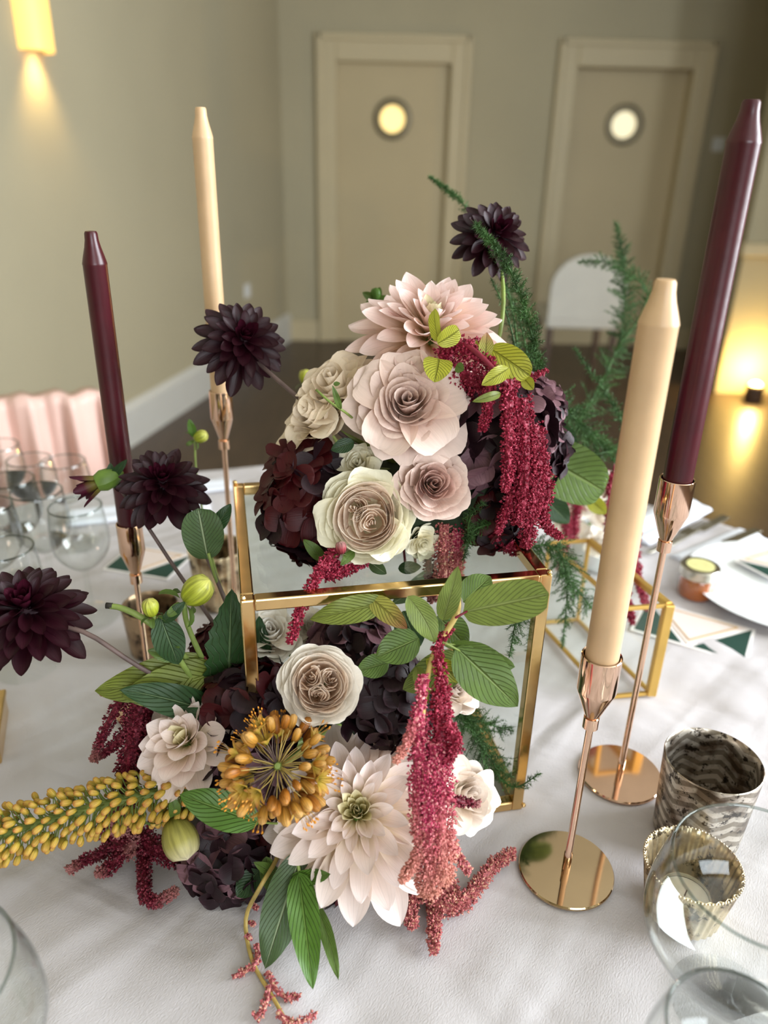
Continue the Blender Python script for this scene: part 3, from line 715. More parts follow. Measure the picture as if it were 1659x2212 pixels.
for p in cb + ct:
    lathe('corner_stud', [(0, -.0022), (.0016, -.0016), (.0022, 0), (.0016, .0016), (0, .0022)], MT['gold'], bx, Matrix.Translation(p + (p - (FLb + BRb) / 2).normalized() * Vector((1, 1, 0)).length * .0052 * Vector((1, 1, 1)).length / 1.7 - (FLb + BRb) / 2), 10)

# ================================================================ votives, glasses
def cup_geo_prof(r0, r1, h, th): return [(0, .002), (r0 * .9, 0), (r0, .003), (r1, h), (r1 - th * .5, h + th * .4), (r1 - th, h)]
def votive(px, py, r0, r1, h, label, outer, inner, ribs=0, tea=True, z=T, group='votive holders on the table', bead=False):
    p = PZ(px, py, z); t = thing('votive_holder', label, 'candle holder', p, group); I = Matrix.Identity(4)
    mod = (lambda a, i, zz: 1 + .022 * math.cos(ribs * a)) if ribs else None
    seg = ribs * 6 if ribs else 56
    n = 10; prof = [(0, .0012), (r0 * .88, 0), (r0, .004)] + [(r0 + (r1 - r0) * k / n, .004 + (h - .004) * k / n) for k in range(1, n + 1)]
    lathe('glass_wall', prof, outer, t, I, seg, mod)
    ip = [(r1, h), (r1 - .0008, h + .0008), (r1 - .0016, h)] + [(r1 + (r0 - r1) * k / n - .0022, h + (.006 - h) * k / n) for k in range(1, n + 1)] + [(0, .006)]
    lathe('lining', ip, inner, t, I, seg, mod)
    if bead:
        tor = []
        K = ribs * 3
        g = []
        for k in range(K):
            a = 2 * PI * k / K; c = Vector(((r1 + .0002) * math.cos(a), (r1 + .0002) * math.sin(a), h))
            v, f, u = lathe_geo([(0, -.0011), (.0008, -.0006), (.0011, 0), (.0008, .0006), (0, .0011)], 6); g.append((np.array(v) + np.array(c), f, u))
        V, F, U = join(g); o = obj('beaded_rim', mesh('beads', V, F, U), outer, t, I)
    if tea:
        c = thing('tealight', 'small tealight sitting inside ' + tea, 'tealight', p + Vector((0, 0, .0062)), 'tealights')
        lathe('metal_cup', [(0, 0), (.0185, 0), (.019, .001), (.019, .014), (.0184, .014), (.0182, .011)], MT['silver'], c, I, 32)
        lathe('wax', [(.0182, .0105), (.004, .0112), (0, .0112)], MT['tealight'], c, I, 28)
        tube('wick', [(0, 0, .011), (.0006, 0, .017)], .0006, .0005, MT['wick'], c, 2, 6, I)
    return p
votive(1500, 1800, .0352, .0392, .083, 'tall silver mercury-glass votive holder with chevron pattern', MT['mercury_chevron'], MT['mercury_chevron'], 0, '')
votive(1470, 1968, .0275, .0352, .052, 'low ribbed champagne glass votive with beaded rim', MT['mercury_gold'], MT['mercury_gold'], 30, 'the low ribbed champagne votive', bead=True)
votive(478, 1300, .030, .036, .080, 'ribbed mercury-glass votive beside the box post', MT['mercury_gold'], MT['mercury_gold'], 24, '')
votive(335, 1405, .027, .0315, .062, 'blush mercury-glass votive behind the lime dahlia buds', MT['mercury_blush'], MT['mercury_blush'], 0, 'the blush votive')

def wine_glass(p, h, rb, rr, zbowl, rf, label, group='stemmed wine glasses', k=1.0):
    t = thing('wine_glass', label, 'wine glass', p, group); I = Matrix.Identity(4)
    out = []
    n = 22
    for i in range(n + 1):
        s = i / n; z = zbowl + (h - zbowl) * s
        # egg shaped bowl
        pk = .48
        r = rb * math.sin(PI / 2 * min(1, s / pk)) ** .62 if s < pk else rr + (rb - rr) * math.cos(PI / 2 * (s - pk) / (1 - pk)) ** 1.0
        out.append((max(r, .0035), z))
    th = .0011
    inner = [(max(r - th, 0.0), z + (th if i < 2 else 0)) for i, (r, z) in enumerate(out)][::-1]; inner[-1] = (0, zbowl + .004)
    lathe('bowl', out + [(rr - th / 2, h + .0006)] + inner, MT['glass'], t, I, 64)
    K = 8; lathe('rim', [(rr - .0005 + .0011 * math.cos(2 * PI * q / K), h + .0011 * math.sin(2 * PI * q / K)) for q in range(K + 1)], MT['rim_glass'], t, I, 72)
    lathe('stem', [(.0035, zbowl + .001), (.0033, zbowl * .7), (.0034, .012), (.006, .006)], MT['glass'], t, I, 20)
    lathe('foot', [(.006, .006), (rf * .5, .0028), (rf, .0016), (rf, .0), (0, .0)], MT['glass'], t, I, 56)
    return t
wine_glass(PZ(1562, 2168), .1285, .0655, .0560, .030, .036, 'large empty wine glass in front of the low ribbed votive')
pg = PZ(1600, 2330); wine_glass(Vector((.186, .243, T)), .13, .044, .036, .055, .034, 'empty wine glass whose rim overlaps the foot of the large one')
wine_glass(PZ(-85, 2435), .135, .062, .052, .045, .036, 'empty wine glass across the cloth from the lily spike')
for i, (px, py, h) in enumerate([(18, 1330, .15), (62, 1250, .145), (120, 1290, .15), (200, 1330, .15), (95, 1170, .13), (30, 1150, .14), (165, 1175, .13), (60, 1440, .15)]):
    p = PZ(px, py); wine_glass(p, h, .034, .030, .065, .033, 'empty stemmed glass in the cluster before the satin chair', 'glasses clustered before the satin chair')

def gem_card(p, ang, w_, h_, label, lift=0.0):
    t = thing('menu_card', label, 'card', M=Matrix.Translation(p + Vector((0, 0, lift))) @ Matrix.Rotation(ang, 4, 'Z'), group='green and white place cards'); I = Matrix.Identity(4)
    obj('card', mesh('card', *box_geo((-w_ / 2, -h_ / 2, 0), (w_ / 2, h_ / 2, .0012))[:2], None, False), MT['white_card'], t, I)
    def tri(name, pts, mat, z0):
        V = [(x * w_ / 2, y * h_ / 2, z0) for x, y in pts] + [(x * w_ / 2, y * h_ / 2, z0 + .0006) for x, y in pts]; n = len(pts)
        F = [list(range(n))[::-1], [n + i for i in range(n)]] + [[i, (i + 1) % n, n + (i + 1) % n, n + i] for i in range(n)]
        return obj(name, mesh(name, V, F, None, False), mat, t, I)
    tri('green_panel', [(-.94, -.9), (-.10, -.9), (-.94, .9)], MT['green_card'], .0012)
    tri('green_panel', [(.10, -.9), (.94, -.9), (.94, .9)], MT['green_card'], .0012)
    tri('blush_panel', [(-.86, .92), (0, -.88), (.86, .92)], MT['pinkish_card'], .0014)
    for a, b2 in (((-.70, .80), (0, -.66)), ((0, -.66), (.70, .80)), ((.70, .80), (-.70, .80))):
        d = Vector((b2[0] - a[0], b2[1] - a[1])).normalized(); nn = Vector((-d.y, d.x)) * .012
        tri('gold_line', [(a[0] - nn.x, a[1] - nn.y), (b2[0] - nn.x, b2[1] - nn.y), (b2[0] + nn.x, b2[1] + nn.y), (a[0] + nn.x, a[1] + nn.y)], MT['gold_matte'], .0019)
    return t
gem_card(PZ(1497, 1362), -.52, .135, .085, 'green and white geometric card lying beside the small gold frame box')
gem_card(PZ(322, 1215), -.25, .10, .075, 'green and white geometric card lying behind the burgundy candle')
gem_card(PZ(1632, 1235) + Vector((.03, 0, 0)), .5, .10, .07, 'green and white geometric card lying on the white plate', .0135)
pp = PZ(1690, 1282)
pl = tag(lathe('dinner_plate', [(0, .004), (.075, .004), (.085, .006), (.125, .014), (.126, .0155), (.124, .0155), (.085, .0078), (.075, .0062), (0, .0062)], MT['porcelain'], None, Matrix.Translation(pp), 64), 'white dinner plate at the edge of the table', 'plate')
pj = PZ(1500, 1283)
j = thing('honey_jar', 'small jar of amber honey with a pale label on its lid', 'jar', pj); I4 = Matrix.Identity(4)
lathe('honey', [(0, .001), (.021, 0), (.023, .003), (.023, .026), (.021, .03), (0, .03)], MT['honey'], j, I4, 32)
lathe('glass_jar', [(0, .0002), (.0225, -.0003), (.0245, .003), (.0245, .027), (.0225, .031), (.0225, .034)], MT['glass'], j, I4, 32)
lathe('lid', [(.0225, .031), (.0255, .031), (.0258, .033), (.0258, .043), (.0245, .0445), (0, .0445)], MT['silver'], j, I4, 36)
lathe('lid_label', [(.018, .0446), (.018, .0450), (0, .0450)], MT['lid_label'], j, I4, 28)
def napkin(px, py, ang, wx, wy, label):
    p = PZ(px, py); nx, ny = 24, 12; V = []
    for side in (0, 1):
        for jj in range(ny + 1):
            for ii in range(nx + 1):
                s = ii / nx * 2 - 1; q = jj / ny * 2 - 1
                z = .0012 if side else .007 + .0025 * math.sin(5 * q + 1.5 * s) * (1 - q * q) - .004 * (abs(q) ** 6)
                V.append((s * wx / 2, q * wy / 2, z))
    m_ = (nx + 1) * (ny + 1); F = []
    for jj in range(ny):
        for ii in range(nx):
            a = jj * (nx + 1) + ii; F.append([a, a + 1, a + nx + 2, a + nx + 1]); F.append([m_ + a + nx + 1, m_ + a + nx + 2, m_ + a + 1, m_ + a])
    bd = [i for i in range(nx + 1)] + [k * (nx + 1) + nx for k in range(1, ny + 1)] + [ny * (nx + 1) + i for i in range(nx - 1, -1, -1)] + [k * (nx + 1) for k in range(ny - 1, 0, -1)]
    for u_, v_ in zip(bd, bd[1:] + bd[:1]): F.append([v_, u_, m_ + u_, m_ + v_])
    return tag(obj('napkin', mesh('napkin', V, F), MT['napkin'], None, Matrix.Translation(p) @ Matrix.Rotation(ang, 4, 'Z')), label, 'napkin')
napkin(1430, 1125, .75, .20, .07, 'folded white napkin lying behind the tall burgundy candle stick')
napkin(1560, 1190, .62, .17, .06, 'folded white napkin with a knife behind the honey jar')
napkin(300, 1105, .35, .22, .06, 'folded white napkin by the glasses behind the burgundy candle')
napkin(395, 1058, .35, .16, .05, 'folded white napkin behind the tall beige candle stick')
def cutlery(px, py, ang, kind, label, lift=0.0):
    p = PZ(px, py) + Vector((0, 0, lift)); t = thing(kind, label, 'cutlery', M=Matrix.Translation(p) @ Matrix.Rotation(ang, 4, 'Z'), group='cutlery by the napkins'); I = Matrix.Identity(4)
    lathe('handle', [(0, 0), (.004, .002), (.0045, .03), (.003, .07), (.0025, .1)], MT['silver'], t, Matrix.Translation((-.1, 0, .005)) @ Matrix.Rotation(PI / 2, 4, 'Y') @ Matrix.Diagonal((.6, 1, 1, 1)), 12)
    if kind == 'table_knife':
        V, F, U = join([box_geo((0, -.008, .0032), (.085, .007, .0048), .0006)]); nm = 'blade'
    else:
        parts = [box_geo((0, -.01, .0035), (.03, .01, .0052), .0006)]
        for q in range(4): parts.append(box_geo((.03, -.01 + q * .0058, .0035), (.075, -.0075 + q * .0058, .005), .0003))
        V, F, U = join(parts); nm = 'tines'
    obj(nm, mesh(nm, V, F, None, False), MT['silver'], t, I)
cutlery(1475, 1160, .72, 'table_fork', 'silver fork lying between the two napkins past the burgundy candle')
cutlery(1510, 1150, .72, 'table_knife', 'silver knife lying between the two napkins past the burgundy candle')
cutlery(1565, 1185, .62, 'table_knife', 'silver knife lying on the napkin behind the honey jar', .006)
cutlery(1600, 1215, .62, 'table_fork', 'silver fork lying near the white plate')
# little silver pot at the left glass, small gold box at the left edge
gb = PZ(-40, 1680)
g = thing('small_brass_box', 'small lidded brass box on the cloth beyond the lily spike tip', 'box', M=Matrix.Translation((PZ(-34, 1690).x - .05, PZ(6, 1690).y + .045, T)) @ Matrix.Rotation(.35, 4, 'Z'))
obj('body', mesh('b', *box_geo((-.045, -.04, 0), (.045, .04, .022), .002)[:2], None, False), MT['gold'], g, I4)
obj('lid', mesh('l', *box_geo((-.0465, -.0415, .022), (.0465, .0415, .028), .0015)[:2], None, False), MT['gold'], g, I4)
# second, smaller gold frame box
A = PZ(1405, 1500); B = PZ(1312, 1509); Cq = B + (PZ(1165, 1348) - B); D = A + (Cq - B); hh = P(1395, 1302, A.y).z - T
s2 = thing('small_gold_frame_box', 'small gold frame box with clear sides behind the candle pair', 'box frame', (A + Cq) / 2)
q = [A, B, Cq, D]; cbs = [p + Vector((0, 0, .0022)) for p in q]; cts = [p + Vector((0, 0, hh - .0022)) for p in q]
for i in range(4):
    jn = (i + 1) % 4
    bar('bar', cbs[i], cbs[jn], .0042, MT['gold_matte'], s2); bar('bar', cts[i], cts[jn], .0042 if i != 3 else .007, MT['gold_matte'], s2)
    bar('post', cbs[i], cts[i], .0042 if i else .0100, MT['gold_matte'], s2, up=(1, 0, 0), ext=.002)
sv = bx; bx = s2
quad_pane('pane', cbs[0], cbs[3], cts[3], cts[0]); quad_pane('pane', cbs[1], cbs[2], cts[2], cts[1]); quad_pane('pane', cbs[2], cbs[3], cts[3], cts[2])
bx = sv
#--FLOWERS--
# ================================================================ plant builders
def petal_geo(nu=10, nv=6, width=.3, p0=.55, p1=.6, cup=.3, bend=(0.0, 0.0), roll=0.0, tipc=0.0, wav=0.0, tube_=0.0, seed=0):
    """petal of length 1 along +Y, face towards +Z.  width: half width / length"""
    r = random.Random(seed); ph = r.random() * 6
    um = p0 / (p0 + p1); nm = um ** p0 * (1 - um) ** p1
    V = []; U = []; y = z = 0.0; up_ = 0.0
    for i in range(nu + 1):
        u = 1 - (1 - i / nu) ** 1.7
        if i:
            uh = (u + up_) / 2
            a = bend[0] + bend[1] * uh + tipc * max(0, (uh - .7) / .3) ** 2
            y += math.cos(a) * (u - up_); z += math.sin(a) * (u - up_)
        up_ = u
        a = bend[0] + bend[1] * u + tipc * max(0, (u - .7) / .3) ** 2
        wd = max(width * (max(u, 1e-4) ** p0) * (max(1 - u, 0) ** p1) / nm, 0.006 if i in (0,) else .002)
        c = cup * (1 - .35 * u) + tube_ * (1 - u) ** 2
        for j in range(nv + 1):
            s = j / nv * 2 - 1
            if abs(c) > 1e-3:
                R = wd / c; x = R * math.sin(c * s); h = R * (1 - math.cos(c * s))
            else: x = wd * s; h = 0
            h += wav * math.sin(u * 7 + s * 3 + ph) * u * abs(s)
            h -= roll * wd * max(0, abs(s) - .6) ** 2 * 6 * u
            V.append((x, y - h * math.sin(a), z + h * math.cos(a))); U.append((j / nv, u))
    return V, gridfaces(nu, nv), U
def petal_set(name, n, **kw):
    out = []
    for i in range(n):
        k = dict(kw); r = random.Random(i * 7 + 3)
        k['width'] = kw.get('width', .3) * r.uniform(.9, 1.12); b = kw.get('bend', (0, 0))
        k['bend'] = (b[0] + r.uniform(-.06, .06), b[1] + r.uniform(-.15, .15)); k['cup'] = kw.get('cup', .3) * r.uniform(.75, 1.25)
        k['seed'] = i
        V, F, U = petal_geo(**k); out.append(mesh(name, V, F, U))
    return out
def with_mat(ms, mat):
    r = []
    for m in ms:
        c = m.copy(); c.materials.clear(); c.materials.append(mat); r.append(c)
    return r
PM = {}
pale_in = dict(width=.24, p0=.7, p1=.75, cup=1.6, bend=(.05, .3), tube_=.8, tipc=-.3)
pale_mid = dict(nu=12, width=.20, p0=.95, p1=.85, cup=1.25, bend=(.25, -.55), tube_=1.1, tipc=.6, wav=.012)
pale_out = dict(nu=12, width=.185, p0=1.0, p1=.75, cup=.85, bend=(.2, -.55), tube_=1.1, tipc=.5, wav=.016)
PM['pale_heart'] = with_mat(petal_set('heart_petal', 3, **pale_in), MT['dahlia_heart'])
PM['pale_mid'] = with_mat(petal_set('petal', 4, **pale_mid), MT['dahlia_pale']); PM['pale_out'] = with_mat(petal_set('petal', 5, **pale_out), MT['dahlia_pale'])
PM['blush_mid'] = with_mat(petal_set('petal', 4, **pale_mid), MT['dahlia_blush']); PM['blush_out'] = with_mat(petal_set('petal', 5, **pale_out), MT['dahlia_blush'])
dk = dict(nu=9, nv=6, width=.195, p0=.85, p1=.7, cup=1.05, bend=(.2, -.4), tube_=1.0, tipc=.35)
PM['dark'] = with_mat(petal_set('petal', 5, **dk), MT['dahlia_dark'])
PM['dark_heart'] = with_mat(petal_set('heart_petal', 3, nu=7, nv=5, width=.2, p0=.7, p1=.6, cup=1.5, bend=(.05, .3), tube_=.8), MT['dahlia_dark_heart'])

def dahlia(label, loc, n, R, sets, N=80, el0=82, el1=-12, heart=.28, spin=0.0, group=None, wide=1.0, name='dahlia', lmin=.16, calyx=True, gam=.62, depth=.30, skip=None, epow=.62):
    M = frame(loc, n, spin); t = thing(name, label, 'flower', group=group, M=M)
    hs, ms, os_ = sets
    for i in range(N):
        q = (i + .5) / N; az = i * 2.399963 + random.uniform(-.14, .14)
        L = R * (lmin + (1 - lmin) * q ** gam) * random.uniform(.93, 1.05)
        el = math.radians(el0 + (el1 - el0) * q ** epow + random.uniform(-8, 8))
        rb = R * .13 * math.sqrt(q); zb = -R * depth * q ** 1.2
        L = L - rb * .9 * q
        if q < heart: me = random.choice(hs); ws = 1.25
        elif q < .6: me = random.choice(ms); ws = 1.05
        else: me = random.choice(os_); ws = 1.0
        if skip and skip(az % (2 * PI), q): continue
        Mp = Matrix.Rotation(az, 4, 'Z') @ Matrix.Translation((0, rb, zb)) @ Matrix.Rotation(el, 4, 'X') @ Matrix.Rotation(random.uniform(-.28, .28), 4, 'Y') @ Matrix.Diagonal((L * ws * wide, L, L, 1))
        obj('petal', me, None, t, Mp)
    prof = [(0, -R * (depth + .12)), (R * .1, -R * (depth + .1)), (R * .17, -R * depth), (R * .14, -R * .12), (R * .05, -R * .01), (0, 0)]
    lathe('calyx', prof, MT['calyx'] if calyx else MT['dark_core'], t, Matrix.Identity(4), 14)
    return t
def back_of(t, R, k=.4): return t.matrix_basis @ Vector((0, 0, -R * k))

def rose(label, loc, n, R, mats, N=34, H=None, heart='spiral', open_=.6, spin=0., group=None, flat=.5, seed=0, outer=0, swirls=((.4, .25, 1.0), (2.4, .26, 1.2), (4.4, .24, .9))):
    """petals wound in a spiral, each its own curved sheet; axis +Z"""
    r = random.Random(seed); H = H or R * .95
    t = thing('rose', label, 'flower', group=group, M=frame(loc, n, spin))
    mo, mi = mats
    nu, nv = 9, 12
    for k in range(N):
        q = k / (N - 1); az = k * 2.39996 * .98 + r.uniform(-.2, .2)
        rt = R * (.045 + .93 * q ** .95) if heart == 'spiral' else R * (.44 + .54 * q); zt = H * (.90 - flat * q ** 1.7) * r.uniform(.96, 1.03)
        if heart == 'garden' and q < .55: zt = H * (.86 - .10 * q) * r.uniform(.95, 1.04)
        half = (2.3 - 1.45 * min(1, q * 2.2)) if heart == 'spiral' else (1.3 - .45 * q)
        half *= r.uniform(.9, 1.1)
        flare = open_ * R * (.02 + .30 * q ** 1.5); wa = r.uniform(.5, 1.4); ph = r.random() * 6
        lipz = r.uniform(.0, .10) * R * q
        notch = r.uniform(.04, .12)
        tilt = r.uniform(-.05, .05) * R
        V = []; U = []
        sw = r.uniform(-.5, .5) * (1.5 if heart == 'garden' and q < .5 else .4)
        for i in range(nu + 1):
            v = i / nu
            for j in range(nv + 1):
                s = j / nv * 2 - 1
                ve = v * (1 - (.10 + .18 * q) * abs(s) ** 2.6 - notch * math.exp(-(s / .14) ** 2) * (1 if q > .5 else 0))
                rr = R * .03 + (rt * .92 - R * .03) * math.sin(min(1, ve * 1.04) * PI / 2) ** (.62 + .2 * q)
                z = zt * ve ** 1.35
                k2 = max(0, (ve - .68) / .32)
                rr += flare * k2 ** 1.6; z -= (flare * .38 + lipz) * k2 ** 2.4
                rr += (.028 + .03 * q) * R * wa * math.sin(s * 4.2 + ph) * ve ** 2
                z += (.02 + .02 * q) * R * math.sin(s * 5 * wa + ph * 2) * ve ** 2 + tilt * ve * s
                # spiral: one side lies inside the next
                rr += R * .045 * s * (1 if heart == 'spiral' else .6) * ve
                wfac = min(1, (ve * 2.6 + .12)) ** .7
                a = az + s * half * wfac + sw * ve * (1 - q)
                V.append((rr * math.cos(a), rr * math.sin(a), z)); U.append((j / nv, v))
        m_ = mi if q < .45 else mo
        obj('petal', mesh('petal', V, gridfaces(nu, nv), U), m_, t, Matrix.Identity(4))
    if heart == 'garden':
        # folded inner petals packed in quarters
        for ca, cd, cs in swirls:
            c = Vector((math.cos(ca), math.sin(ca), 0)) * R * cd
            for k in range(7):
                rad = R * (.025 + .040 * k) * cs; V = []; U = []; a0 = ca + PI + r.uniform(-1.2, 1.2); hw = 2.5 - .16 * k + r.uniform(-.3, .3); zt = H * (.93 + .06 * r.random() - .03 * k); ph = r.random() * 6
                for i in range(7):
                    v = i / 6
                    for j in range(11):
                        s = j / 5 - 1; a = a0 + s * hw
                        rr = rad * (.7 + .3 * v) + R * .02 * math.sin(6 * s + ph) * v
                        V.append((c.x + rr * math.cos(a), c.y + rr * math.sin(a), H * .35 + (zt - H * .35) * v * (1 - .10 * abs(s) ** 2) + R * .015 * math.sin(5 * s + ph))); U.append((j / 10, .35 + .65 * v))
                obj('petal', mesh('petal', V, gridfaces(6, 10), U), mi, t, Matrix.Identity(4))
    for k in range(outer):
        az = k * 2 * PI / outer + r.uniform(-.3, .3); L = R * r.uniform(1.0, 1.15)
        V, F, U = petal_geo(9, 8, .46, .7, .33, .9, (.55, -1.0), 0, -.5, .02, .5, k)
        obj('guard_petal', mesh('guard_petal', V, F, U), mo, t, Matrix.Rotation(az, 4, 'Z') @ Matrix.Translation((0, 0, .02 * R)) @ Matrix.Rotation(.35, 4, 'X') @ Matrix.Diagonal((L, L, L, 1)))
    lathe('calyx', [(0, -R * .22), (R * .12, -R * .2), (R * .2, -R * .05), (R * .16, R * .08), (0, R * .1)], MT['calyx'], t, Matrix.Identity(4), 14)
    return t

# hydrangea florets: four round petals
def floret_geo(seed):
    r = random.Random(seed); parts = []
    for k in range(4):
        V, F, U = petal_geo(7, 6, .45 * r.uniform(.92, 1.1), .6, .36, .5, (.35 * r.uniform(.4, 1.3), -.55 * r.uniform(.3, 1.4)), 0, r.uniform(-.6, .4), .03, 0, k)
        V = np.array(V); a = k * PI / 2 + r.uniform(-.15, .15); c, s = math.cos(a), math.sin(a)
        parts.append((np.c_[V[:, 0] * c - V[:, 1] * s, V[:, 0] * s + V[:, 1] * c, V[:, 2]], F, U))
    v, f, u = lathe_geo([(.07, 0), (.06, .06), (0, .08)], 6); parts.append((v, f, np.zeros((len(v), 2))))
    return join(parts)
_fl = [floret_geo(i) for i in range(4)]
FLO = {}
for k_ in ('hyd_plum', 'hyd_burgundy', 'hyd_mauve'):
    FLO[k_] = []
    for g_ in _fl:
        me = mesh('floret', *g_); me.materials.append(MT[k_]); FLO[k_].append(me)
def hydrangea(label, loc, R, kinds, N=48, squash=(1, 1, 1), fs=.36, group=None, view=None, lim=-.25, seed=0):
    r = random.Random(seed); t = thing('hydrangea', label, 'flower', loc, group)
    vd = tocam(loc) if view is None else Vector(view)
    V, F, U = lathe_geo([(0, -.8), (.45, -.66), (.74, -.3), (.8, 0), (.74, .3), (.45, .66), (0, .8)], 16)
    obj('flower_core', mesh('core', np.array(V) * R * np.array(squash), F, U), MT['dark_core'], t, Matrix.Identity(4))
    n = 0; i = 0; tot = int(N * 1.6)
    for i in range(tot):
        zz = 1 - 2 * (i + .5) / tot; rr = math.sqrt(1 - zz * zz); a = i * 2.399963
        d = Vector((rr * math.cos(a), rr * math.sin(a), zz))
        if d.dot(vd) < lim: continue
        d = (d + Vector((r.uniform(-.12, .12), r.uniform(-.12, .12), r.uniform(-.12, .12)))).normalized()
        p = Vector((d.x * squash[0], d.y * squash[1], d.z * squash[2])) * R * r.uniform(.82, .98)
        nn = (d + Vector((r.uniform(-.4, .4), r.uniform(-.4, .4), r.uniform(-.3, .5)))).normalized()
        s = R * fs * r.uniform(.8, 1.2)
        obj('floret', r.choice(FLO[r.choice(kinds)]), None, t, Matrix.Translation(p) @ frame((0, 0, 0), nn, r.random() * 6).to_3x3().to_4x4() @ Matrix.Diagonal((s, s, s, 1)))
    return t

# amaranth tassel: core cord covered with tiny seed clusters
OCT_V = np.array([(1, 0, 0), (-1, 0, 0), (0, 1, 0), (0, -1, 0), (0, 0, 1.5), (0, 0, -.8)], float)
OCT_F = np.array([(0, 2, 4), (2, 1, 4), (1, 3, 4), (3, 0, 4), (2, 0, 5), (1, 2, 5), (3, 1, 5), (0, 3, 5)])
def tassel(parent, pts, r0, r1, mat, dens=1.0, lump=.22, g=.0011, seed=None, name='tassel'):
    n = 40; c = catmull(pts, n); Tn, Nn = frames(c)
    C = np.array([tuple(p) for p in c]); TT = np.array([tuple(p) for p in Tn]); NN = np.array([tuple(p) for p in Nn]); BB = np.cross(TT, NN)
    L = sum((c[i + 1] - c[i]).length for i in range(n))
    rm = (r0 + r1) / 2
    cnt = int(dens * L * 2 * PI * rm / (g * g * 3.1)); cnt = max(60, min(cnt, 4200))
    rg = np.random.default_rng(len(pts) * 31 + int(abs(c[0].x) * 1e4))
    t = rg.random(cnt); a = rg.random(cnt) * 2 * PI
    k = np.minimum((t * n).astype(int), n - 1); f = (t * n - k)[:, None]
    base = C[k] * (1 - f) + C[k + 1] * f
    # lumpy radius, tapering at the tip
    ph = rg.random(3) * 6
    rad = (r0 + (r1 - r0) * t) * (1 + lump * np.sin(t * L / .004 + ph[0]) * np.sin(a * 2 + ph[1] + t * 20)) * np.clip((1.02 - t) / .08, .25, 1) ** .6
    rad *= rg.uniform(.45, 1.1, cnt) ** .5
    d = NN[k] * np.cos(a)[:, None] + BB[k] * np.sin(a)[:, None]
    d = d + TT[k] * rg.uniform(-.3, .7, cnt)[:, None] + rg.normal(0, .25, (cnt, 3)); d /= np.linalg.norm(d, axis=1)[:, None]
    pos = base + d * rad[:, None]
    e1 = np.cross(d, rg.normal(0, 1, (cnt, 3))); e1 /= np.linalg.norm(e1, axis=1)[:, None]; e2 = np.cross(d, e1)
    s = g * rg.uniform(.6, 1.25, cnt)
    V = pos[:, None, :] + s[:, None, None] * (OCT_V[None, :, 0:1] * e1[:, None, :] + OCT_V[None, :, 1:2] * e2[:, None, :] + OCT_V[None, :, 2:3] * d[:, None, :])
    F = (OCT_F[None] + (np.arange(cnt) * 6)[:, None, None]).reshape(-1, 3)
    U = np.repeat(np.c_[a / 6.3, t], 6, axis=0)
    cv, cf, cu = tube_geo(pts, r0 * .62, r1 * .5, 16, 7)
    V = np.vstack([V.reshape(-1, 3), np.array(cv)]); F = F.tolist() + [[q + cnt * 6 for q in ff] for ff in cf]; U = np.vstack([U, np.array(cu)])
    o = obj(name, mesh(name, V, F, U, False), mat, parent); o['kind'] = 'stuff'
    return o
def px3(pts):
    """[(px,py,Y),...] -> world points"""
    return [P(*p) for p in pts]

def leaf(parent, base, tip, half, mat, bend=0.0, nrm=None, fold=.18, quilt=.017, roll=0.0, side=0.0, p0=.62, p1=.8, serr=0.0, nv=11, name='leaf', stalk=None, smat=None, curl=0.0):
    """half: half width in metres; bend: how far the middle bulges towards nrm (fraction of length)"""
    base = Vector(base); tip = Vector(tip); L = (tip - base).length; d = (tip - base).normalized()
    n = Vector(nrm) if nrm is not None else tocam((base + tip) / 2); n = (n - d * n.dot(d)).normalized(); x = d.cross(n)
    n, x = (n * math.cos(roll) + x * math.sin(roll)), (x * math.cos(roll) - n * math.sin(roll))
    mid = (base + tip) / 2 + n * bend * L + x * side * L
    nu, nvv = 20, 8; um = p0 / (p0 + p1); nm = um ** p0 * (1 - um) ** p1; V = []; U = []
    for i in range(nu + 1):
        u = i / nu; c = base * (1 - u) ** 2 + mid * 2 * u * (1 - u) + tip * u * u
        tg = ((mid - base) * (1 - u) + (tip - mid) * u).normalized(); nn = (n - tg * n.dot(tg)).normalized(); xx = tg.cross(nn)
        tw = curl * (u - .3); nn, xx = nn * math.cos(tw) + xx * math.sin(tw), xx * math.cos(tw) - nn * math.sin(tw)
        wd = half * max(u, 1e-4) ** p0 * max(1 - u, 1e-5) ** p1 / nm
        if serr: wd *= 1 + serr * ((u * 9) % 1 - .5)
        for j in range(nvv + 1):
            s = j / nvv * 2 - 1; a = abs(s)
            h = fold * wd * a + quilt * L * math.cos(2 * PI * nv * (u - .42 * a * half / L * 2.2)) * a * (1 - a * .5) * min(1, wd / half) + .035 * L * math.sin(u * 11 + s * 2 + L * 300) * a * a * .5
            V.append(tuple(c + xx * (wd * s) + nn * h)); U.append((j / nvv, u))
    parts = [(V, gridfaces(nu, nvv), U)]
    me = mesh(name, *join(parts)); o = obj(name, me, mat, parent)
    if stalk is not None: tube('leaf_stalk', [stalk, (Vector(stalk) + base) / 2 + n * .002, base + d * .004], .0011, .0008, smat or MT['stem_green'], o, 6, 6, M=Matrix.Identity(4))
    return o
def lf(parent, b, t, half_px, mat, **kw):
    """leaf from pixels: b=(px,py,Y), t=(px,py,Y)"""
    B, Tt = (b if isinstance(b, Vector) else P(*b)), (t if isinstance(t, Vector) else P(*t)); h = half_px * mpp((B + Tt) / 2)
    if 'stalk' in kw and kw['stalk'] is not None: kw['stalk'] = P(*kw['stalk'])
    return leaf(parent, B, Tt, h, MT[mat], **kw)

